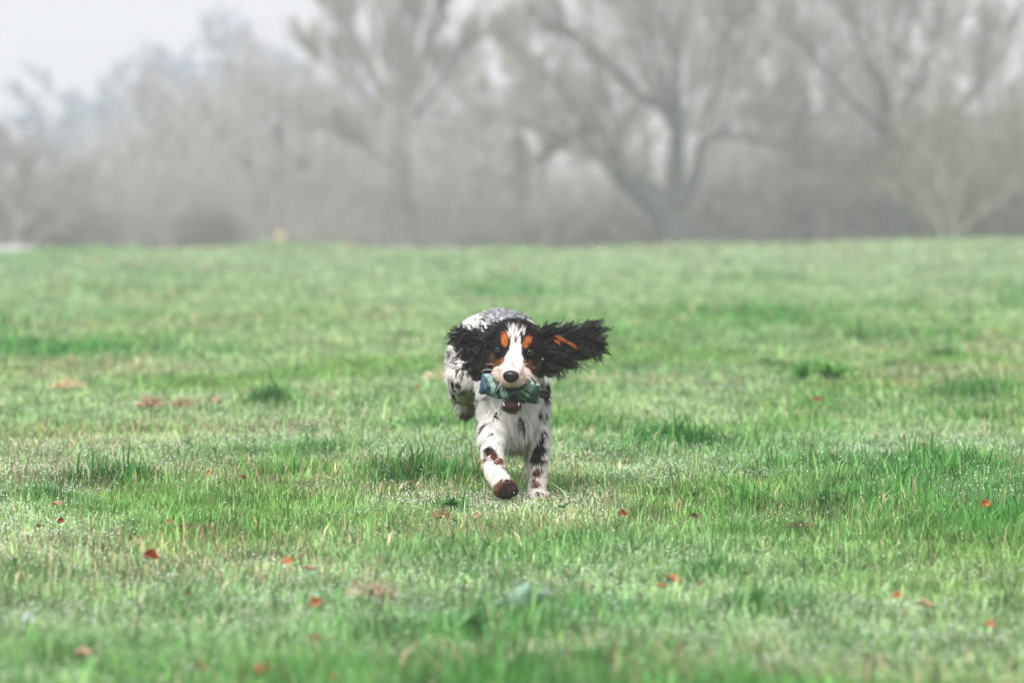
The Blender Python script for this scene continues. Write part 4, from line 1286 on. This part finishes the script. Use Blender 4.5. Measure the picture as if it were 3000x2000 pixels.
def generic_far(seed):
    return generic_tree(seed, 8.5, 3.6, 10, .18, .03)
GEN = [generic_tree(201), generic_tree(202, 8.2, 3.4), generic_tree(203, 8.8, 2.8, 10)]
GMESH = {}
def copies():
    # u centre, top row v, distance, which, width factor, bark, twig, label
    spec = [(60, 400, 128, 0, 1.0, BK_TWIGB, 'low brown bare tree at the left edge, behind the pale bank'),
            (330, 400, 152, 1, 1.0, BK_TWIG, 'rounded grey bare tree standing second from the left edge'),
            (545, 225, 156, 2, 1.0, BK_TWIG, 'rounded grey bare tree left of the power pole, taller than its left neighbour'),
            (745, 240, 160, 0, 1.05, BK_TWIG, 'grey bare tree whose crown shows just behind the power pole'),
            (985, 230, 164, 1, .9, BK_TWIG, 'low grey bare tree between the power pole and the fan-shaped tree'),
            (1395, 110, 150, 2, 1.0, BK_TWIG, 'grey bare tree between the fan-shaped tree and the leaning ivy-clad tree'),
            (1590, 120, 142, 0, 1.05, BK_TWIGB, 'bare tree behind the left limbs of the leaning ivy-clad tree'),
            (1850, -60, 146, 1, 1.1, BK_TWIG, 'bare tree directly behind the fork of the ivy-clad tree'),
            (2240, -60, 140, 2, 1.1, BK_TWIG, 'bare tree between the ivy-clad tree and the tall straight one'),
            (2440, 120, 140, 0, 1.0, BK_TWIGB, 'brown bare tree close on the left of the tall straight trunk'),
            (2890, 60, 136, 1, 1.0, BK_TWIG, 'bare tree with a domed crown at the right edge'),
            (1080, 60, 172, 0, 1.1, BK_TWIG, 'pale bare tree behind the left half of the fan-shaped tree'),
            (1270, 90, 168, 2, 1.0, BK_TWIG, 'pale bare tree behind the right half of the fan-shaped tree'),
            (2080, -220, 155, 0, 1.1, BK_TWIG, 'tall bare tree behind the right limbs of the ivy-clad tree'),
            (2350, -240, 152, 1, 1.1, BK_TWIG, 'tallest bare tree midway between the two dark trunks on the right'),
            (2760, -160, 150, 0, 1.05, BK_TWIG, 'tall bare tree behind the right limbs of the tall straight one'),
            (2790, 330, 122, 2, .9, BK_OLIVE, 'olive tinted low tree just right of the tall straight trunk')]
    for (u, vt, Y, k, wf, mt, lab) in spec:
        x = (u - 1500) * Y / FPX
        z0 = gz(x, Y)
        ztop = H - (vt - V0) * Y / FPX
        sc = (ztop - z0) / (8.5, 8.2, 8.8)[k]
        key = (k, mt.name)
        if key not in GMESH:
            a_ = make_mesh('trunk', *GEN[k][0]); a_.materials.append(mt)
            b_ = make_mesh('crown', *GEN[k][1]); b_.materials.append(mt)
            GMESH[key] = (a_, b_)
        root = empty('bare_tree', (x, Y, z0))
        root.scale = (wf * max(sc, .7), wf * max(sc, .7), sc)
        root.rotation_euler = (0, 0, u * .37)
        tag(root, lab, 'tree', 'bare trees along the far side of the field')
        link('trunk', GMESH[key][0], None, root); link('crown', GMESH[key][1], None, root)
    far = [(-60, 300, 260, 0), (160, 265, 300, 1), (330, 215, 310, 2), (480, 200, 320, 0), (610, 130, 315, 1), (720, 105, 310, 2), (850, 190, 325, 0), (1010, 230, 330, 1)]
    names = ['at the left edge', 'second from the left edge, in the dip of the skyline', 'third from the left edge', 'fourth from the left edge', 'fifth from the left, left of the highest one',
             'highest on the left skyline, behind the power pole', 'right of the highest one, behind the fan-shaped tree\'s left branches', 'behind the middle of the fan-shaped tree']
    for (u, vt, Y, k), nm in zip(far, names):
        x = (u - 1500) * Y / FPX; z0 = gz(x, Y)
        ztop = H - (vt - V0) * Y / FPX
        sc = (ztop - z0) / (8.5, 8.2, 8.8)[k]
        key = 'far'
        if key not in GMESH:
            if 'f' not in GMESH: GMESH['f'] = generic_far(210)
            a_ = make_mesh('trunk', *GMESH['f'][0]); a_.materials.append(BK_FAR_HAZE)
            b_ = make_mesh('crown', *GMESH['f'][1]); b_.materials.append(BK_FAR_HAZE)
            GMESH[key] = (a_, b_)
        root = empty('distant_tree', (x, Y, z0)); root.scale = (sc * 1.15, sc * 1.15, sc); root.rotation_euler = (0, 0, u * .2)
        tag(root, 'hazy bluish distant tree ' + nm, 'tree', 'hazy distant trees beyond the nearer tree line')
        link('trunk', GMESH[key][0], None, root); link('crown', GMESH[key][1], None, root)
copies()

def shrub_data(seed, h=2.6, w_=1.7, n=60):
    r = np.random.default_rng(seed)
    az = r.uniform(0, 6.28, n); rr = r.uniform(0, .35, n)
    P0 = np.stack([np.cos(az) * rr, np.sin(az) * rr, np.zeros(n)], -1)
    out = r.uniform(.1, 1.0, n)
    D = norm(np.stack([np.cos(az) * out * w_ / h, np.sin(az) * out * w_ / h, np.ones(n)], -1))
    L = h * r.uniform(.6, 1.05, n)
    C = curves(P0, D, L, r.normal(0, .12, (n, 3)), .03, r)
    R = np.linspace(1, .3, 5)[None] * r.uniform(.012, .03, (n, 1))
    c1, r1, l1 = children(C, R, L, 9, .1, .8, .38, .5, r, .15, .008)
    c2, r2, l2 = children(c1, r1, l1, 6, .1, .9, .55, .6, r, .1, .0075, K=3)
    c3, r3, l3 = children(c2, r2, l2, 4, .1, .9, .7, .8, r, .1, .0075, K=3)
    return merge([tubes(C, R, 4), tubes(c1, r1, 3), tubes(c2, r2, 3), tubes(c3, r3, 3)])

def shrubs():
    data = [shrub_data(301), shrub_data(302, 2.9, 1.5), shrub_data(303, 2.3, 2.0)]
    meshes = {}
    spec = [(40, 560, 118, 0, BK_TWIGB, 'brown thicket bush at the left edge above the pale bank'), (190, 590, 121, 1, BK_TWIGB, 'brown bush above the middle of the pale bank'),
            (350, 560, 124, 2, BK_TWIG, 'grey bush above the right end of the pale bank'), (500, 520, 128, 0, BK_TWIG, 'grey bush midway between the pale bank and the power pole'),
            (610, 600, 118, 1, BK_TWIGB, 'darker low bush left of the power pole'), (730, 500, 132, 2, BK_TWIG, 'grey bush at the foot of the power pole'),
            (960, 480, 134, 0, BK_TWIG, 'grey bush between the leaning slender tree and the fan-shaped tree'), (1100, 540, 128, 1, BK_TWIG, 'bush against the left of the fan-shaped tree\'s trunk'),
            (1270, 520, 126, 2, BK_TWIG, 'bush against the right of the fan-shaped tree\'s trunk'), (1420, 600, 120, 0, BK_TWIG, 'bush under the gap between fan-shaped and ivy-clad trees'),
            (1560, 590, 116, 1, BK_TWIGB, 'bush under the reaching left limb of the ivy-clad tree'), (1720, 560, 114, 2, BK_TWIGB, 'bush just left of the ivy-clad tree\'s leaning trunk'),
            (1860, 600, 114, 0, BK_TWIGB, 'bush in front of the ivy-clad tree\'s trunk foot'), (2130, 500, 116, 1, BK_TWIG, 'bush just right of the ivy-clad tree\'s trunk'),
            (2270, 460, 116, 2, BK_TWIG, 'second bush right of the ivy-clad trunk'), (2400, 440, 114, 0, BK_TWIGB, 'bush midway between the two dark trunks on the right'),
            (2530, 430, 112, 1, BK_TWIG, 'bush against the left of the tall straight trunk'), (2720, 400, 112, 2, BK_OLIVE, 'olive yellow bush against the right of the tall straight trunk'),
            (2850, 380, 110, 0, BK_OLIVE, 'olive yellow bush, second right of the tall straight trunk'), (2980, 400, 110, 1, BK_TWIGB, 'brown bush at the right edge')]
    for (u, vt, Y, k, mt, lab) in spec:
        Y += 16
        x = (u - 1500) * Y / FPX; z0 = gz(x, Y)
        ztop = H - (vt - V0) * Y / FPX
        sc = (ztop - z0) / (2.6, 2.9, 2.3)[k]
        key = (k, mt.name)
        if key not in meshes:
            meshes[key] = make_mesh('bare_shrub', *data[k]); meshes[key].materials.append(mt)
        o = link('bare_shrub', meshes[key])
        o.location = (x, Y, z0); o.scale = (max(sc, .75) * 1.0, max(sc, .75), sc); o.rotation_euler = (0, 0, u * .5)
        tag(o, lab, 'bush', 'bare bushes of the hedge line below the trees')
    # matted undergrowth that closes the hedge bottom
    r = np.random.default_rng(9)
    n = 52000
    x = r.uniform(-38, 38, n); y = r.uniform(136, 166, n)
    z = ground_z(x, y)
    hh = 1.3 + 1.9 * noise2(x, y, 2.0, 9.0, 71)
    P0 = np.stack([x, y, z + r.random(n) * hh * .6], -1)
    D = norm(np.stack([r.normal(0, .6, n), r.normal(0, .6, n), r.uniform(.2, 1, n)], -1))
    C = curves(P0, D, hh * r.uniform(.35, .8, n), r.normal(0, .2, (n, 3)), .06, r, 4)
    V, Q = tubes(C, np.linspace(1, .4, 4)[None] * r.uniform(.009, .016, (n, 1)), 3)
    tag(link('undergrowth', make_mesh('undergrowth', V, Q), BK_TWIGB), 'tangled leafless brambles along the bottom of the hedge', 'undergrowth', kind='stuff')
    # far wooded slope behind everything
shrubs()

def backdrop_land():
    # wooded rise far behind the tree line, its trees too hazy to tell apart
    r = np.random.default_rng(15)
    n = 60000
    x = r.uniform(-32, 34, n); y = r.uniform(168, 215, n)
    vv = np.interp(x / 190 * FPX + 1500, [-800, 0, 200, 330, 420, 560, 700, 900, 1010, 1200, 1400, 1600, 1800, 2100, 2500, 2800, 3000, 4000],
                   [500, 540, 510, 440, 340, 260, 250, 255, 330, 400, 380, 470, 480, 430, 420, 440, 460, 460])
    hh = (1.9 + (V0 - vv) * 190 / FPX) * (.80 + .45 * noise2(x, y, 1.6, 9, 77, 3))
    P0 = np.stack([x, y, ground_z(x, y) + np.clip(r.random(n) * hh - .8, 0, 20)], -1)
    D = norm(np.stack([r.normal(0, .5, n), r.normal(0, .5, n), r.uniform(.3, 1, n)], -1))
    C = curves(P0, D, r.uniform(.8, 1.8, n), r.normal(0, .2, (n, 3)), .06, r, 4)
    V, Q = tubes(C, np.linspace(1, .4, 4)[None] * r.uniform(.014, .03, (n, 1)), 3)
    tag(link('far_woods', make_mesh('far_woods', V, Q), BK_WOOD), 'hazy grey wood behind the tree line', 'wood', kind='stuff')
    # pale bank at far left beyond the field edge
    xs = np.linspace(-11.2, -6.6, 50); ys = np.linspace(96, 102, 16)
    X, Y = np.meshgrid(xs, ys)
    hp = (noise2(X.ravel(), Y.ravel(), .9, 2.0, 81, 3)) * .55 + .15
    env = (np.sin(np.pi * (X.ravel() + 11.2) / 4.6) ** .4) * np.sin(np.pi * (Y.ravel() - 96) / 6) ** .6
    Z = ground_z(X.ravel(), Y.ravel()) * (1 - env) + (-.46 + hp * .45) * env
    V = np.stack([X.ravel(), Y.ravel(), Z], -1)
    i = np.arange(49)[None, :] + np.arange(15)[:, None] * 50
    Q = np.stack([i, i + 1, i + 51, i + 50], -1).reshape(-1, 4)
    tag(link('bank', make_mesh('bank', V, Q), noise_mat('pale_gravel', (.20, .20, .195), (.42, .42, .42), 2.5, .9)), kind='structure', label='pale gravel bank beyond the field edge')
backdrop_land()

def power_pole():
    Y = 138.0; k = Y / FPX
    x = (812 - 1500) * k; z0 = gz(x, Y)
    zt = H - (338 - V0) * k
    root = empty('power_pole', (x, Y, z0))
    tag(root, 'wooden power pole with a crossarm and two insulators, yellow sign low on it', 'utility pole')
    mw = noise_mat('weathered_pole', (.14, .14, .135), (.20, .20, .195), 4, .85)
    V, Q = tubes(np.array([[(0, 0, 0), (0, 0, (zt - z0) * .5), (0, 0, zt - z0)]], float), np.array([[.10, .09, .08]]), 14)
    link('post', make_mesh('post', V, Q), mw, root)
    def box(name, c, s, m):
        c = np.array(c); s = np.array(s) / 2
        v = np.array([[a_, b_, d_] for a_ in (-1, 1) for b_ in (-1, 1) for d_ in (-1, 1)]) * s + c
        q = np.array([[0, 1, 3, 2], [4, 6, 7, 5], [0, 4, 5, 1], [2, 3, 7, 6], [0, 2, 6, 4], [1, 5, 7, 3]])
        return link(name, make_mesh(name, v, q, smooth=False), m, root)
    zc = H - (497 - V0) * k - z0
    box('crossarm', (-.05, -.16, zc), (1.42, .08, .06), mw)
    md = noise_mat('insulator_glaze', (.03, .025, .02), (.05, .04, .035), 8, .3)
    for u in (725, 886):
        xx = (u - 812) * k
        t = np.linspace(0, 1, 13)
        P = np.stack([np.full(13, xx), np.full(13, -.16), zc + .05 + t * .24], -1)[None]
        R = (np.where(np.arange(13) % 3 == 1, .12, .075) * np.where(t > .98, .01, 1))[None]
        V, Q = tubes(P, R, 14)
        link('insulator', make_mesh('insulator', V, Q), md, root)
    mt = noise_mat('grey_steel', (.12, .14, .14), (.18, .20, .20), 5, .5)
    t = np.linspace(0, 1, 7)
    V, Q = tubes(np.stack([np.full(7, -.02), np.full(7, -.30), (H - (392 - V0) * k - z0) + t * .42], -1)[None], np.array([[.02, .14, .15, .15, .15, .14, .02]]), 14)
    link('switch_box', make_mesh('switch_box', V, Q), mt, root)
    box('warning_sign', (.09, -.17, H - (700 - V0) * k - z0), (.20, .03, .34), noise_mat('yellow_paint', (.55, .42, .16), (.62, .48, .20), 3, .5))
    # cable running off to the right
    n = 40
    xs = np.linspace(x, 30, n); tt = np.linspace(-1, 1, n)
    zs = H - (336 - V0) * k + .02 + .25 * (tt ** 2 - 1) * .25
    V, Q = tubes(np.stack([xs, np.full(n, Y - .1) - np.linspace(0, 24, n), zs * np.linspace(1, .9, n)], -1)[None], np.full((1, n), .018), 6)
    tag(link('overhead_cable', make_mesh('overhead_cable', V, Q), md), 'thin dark overhead cable crossing in front of the trees', 'cable')
power_pole()

# ------------------------------------------------------------------ haze
def haze():
    V = np.array([[a_, b_, c_] for a_ in (-310, 310) for b_ in (-42, 450) for c_ in (-8, 15.5)], float)
    Q = np.array([[0, 1, 3, 2], [4, 6, 7, 5], [0, 4, 5, 1], [2, 3, 7, 6], [0, 2, 6, 4], [1, 5, 7, 3]])
    m = bpy.data.materials.new('haze')
    m.use_nodes = True
    t = m.node_tree
    t.nodes.clear()
    out = t.nodes.new('ShaderNodeOutputMaterial')
    pv = t.nodes.new('ShaderNodeVolumePrincipled')
    pv.inputs['Color'].default_value = (.97, .965, 1.0, 1)
    pv.inputs['Density'].default_value = HAZE
    pv.inputs['Anisotropy'].default_value = 0.2
    t.links.new(pv.outputs[0], out.inputs['Volume'])
    tag(link('haze', make_mesh('haze', V, Q, smooth=False), m), 'pale morning mist', 'mist', kind='stuff')
HAZE = 0.0022
haze()
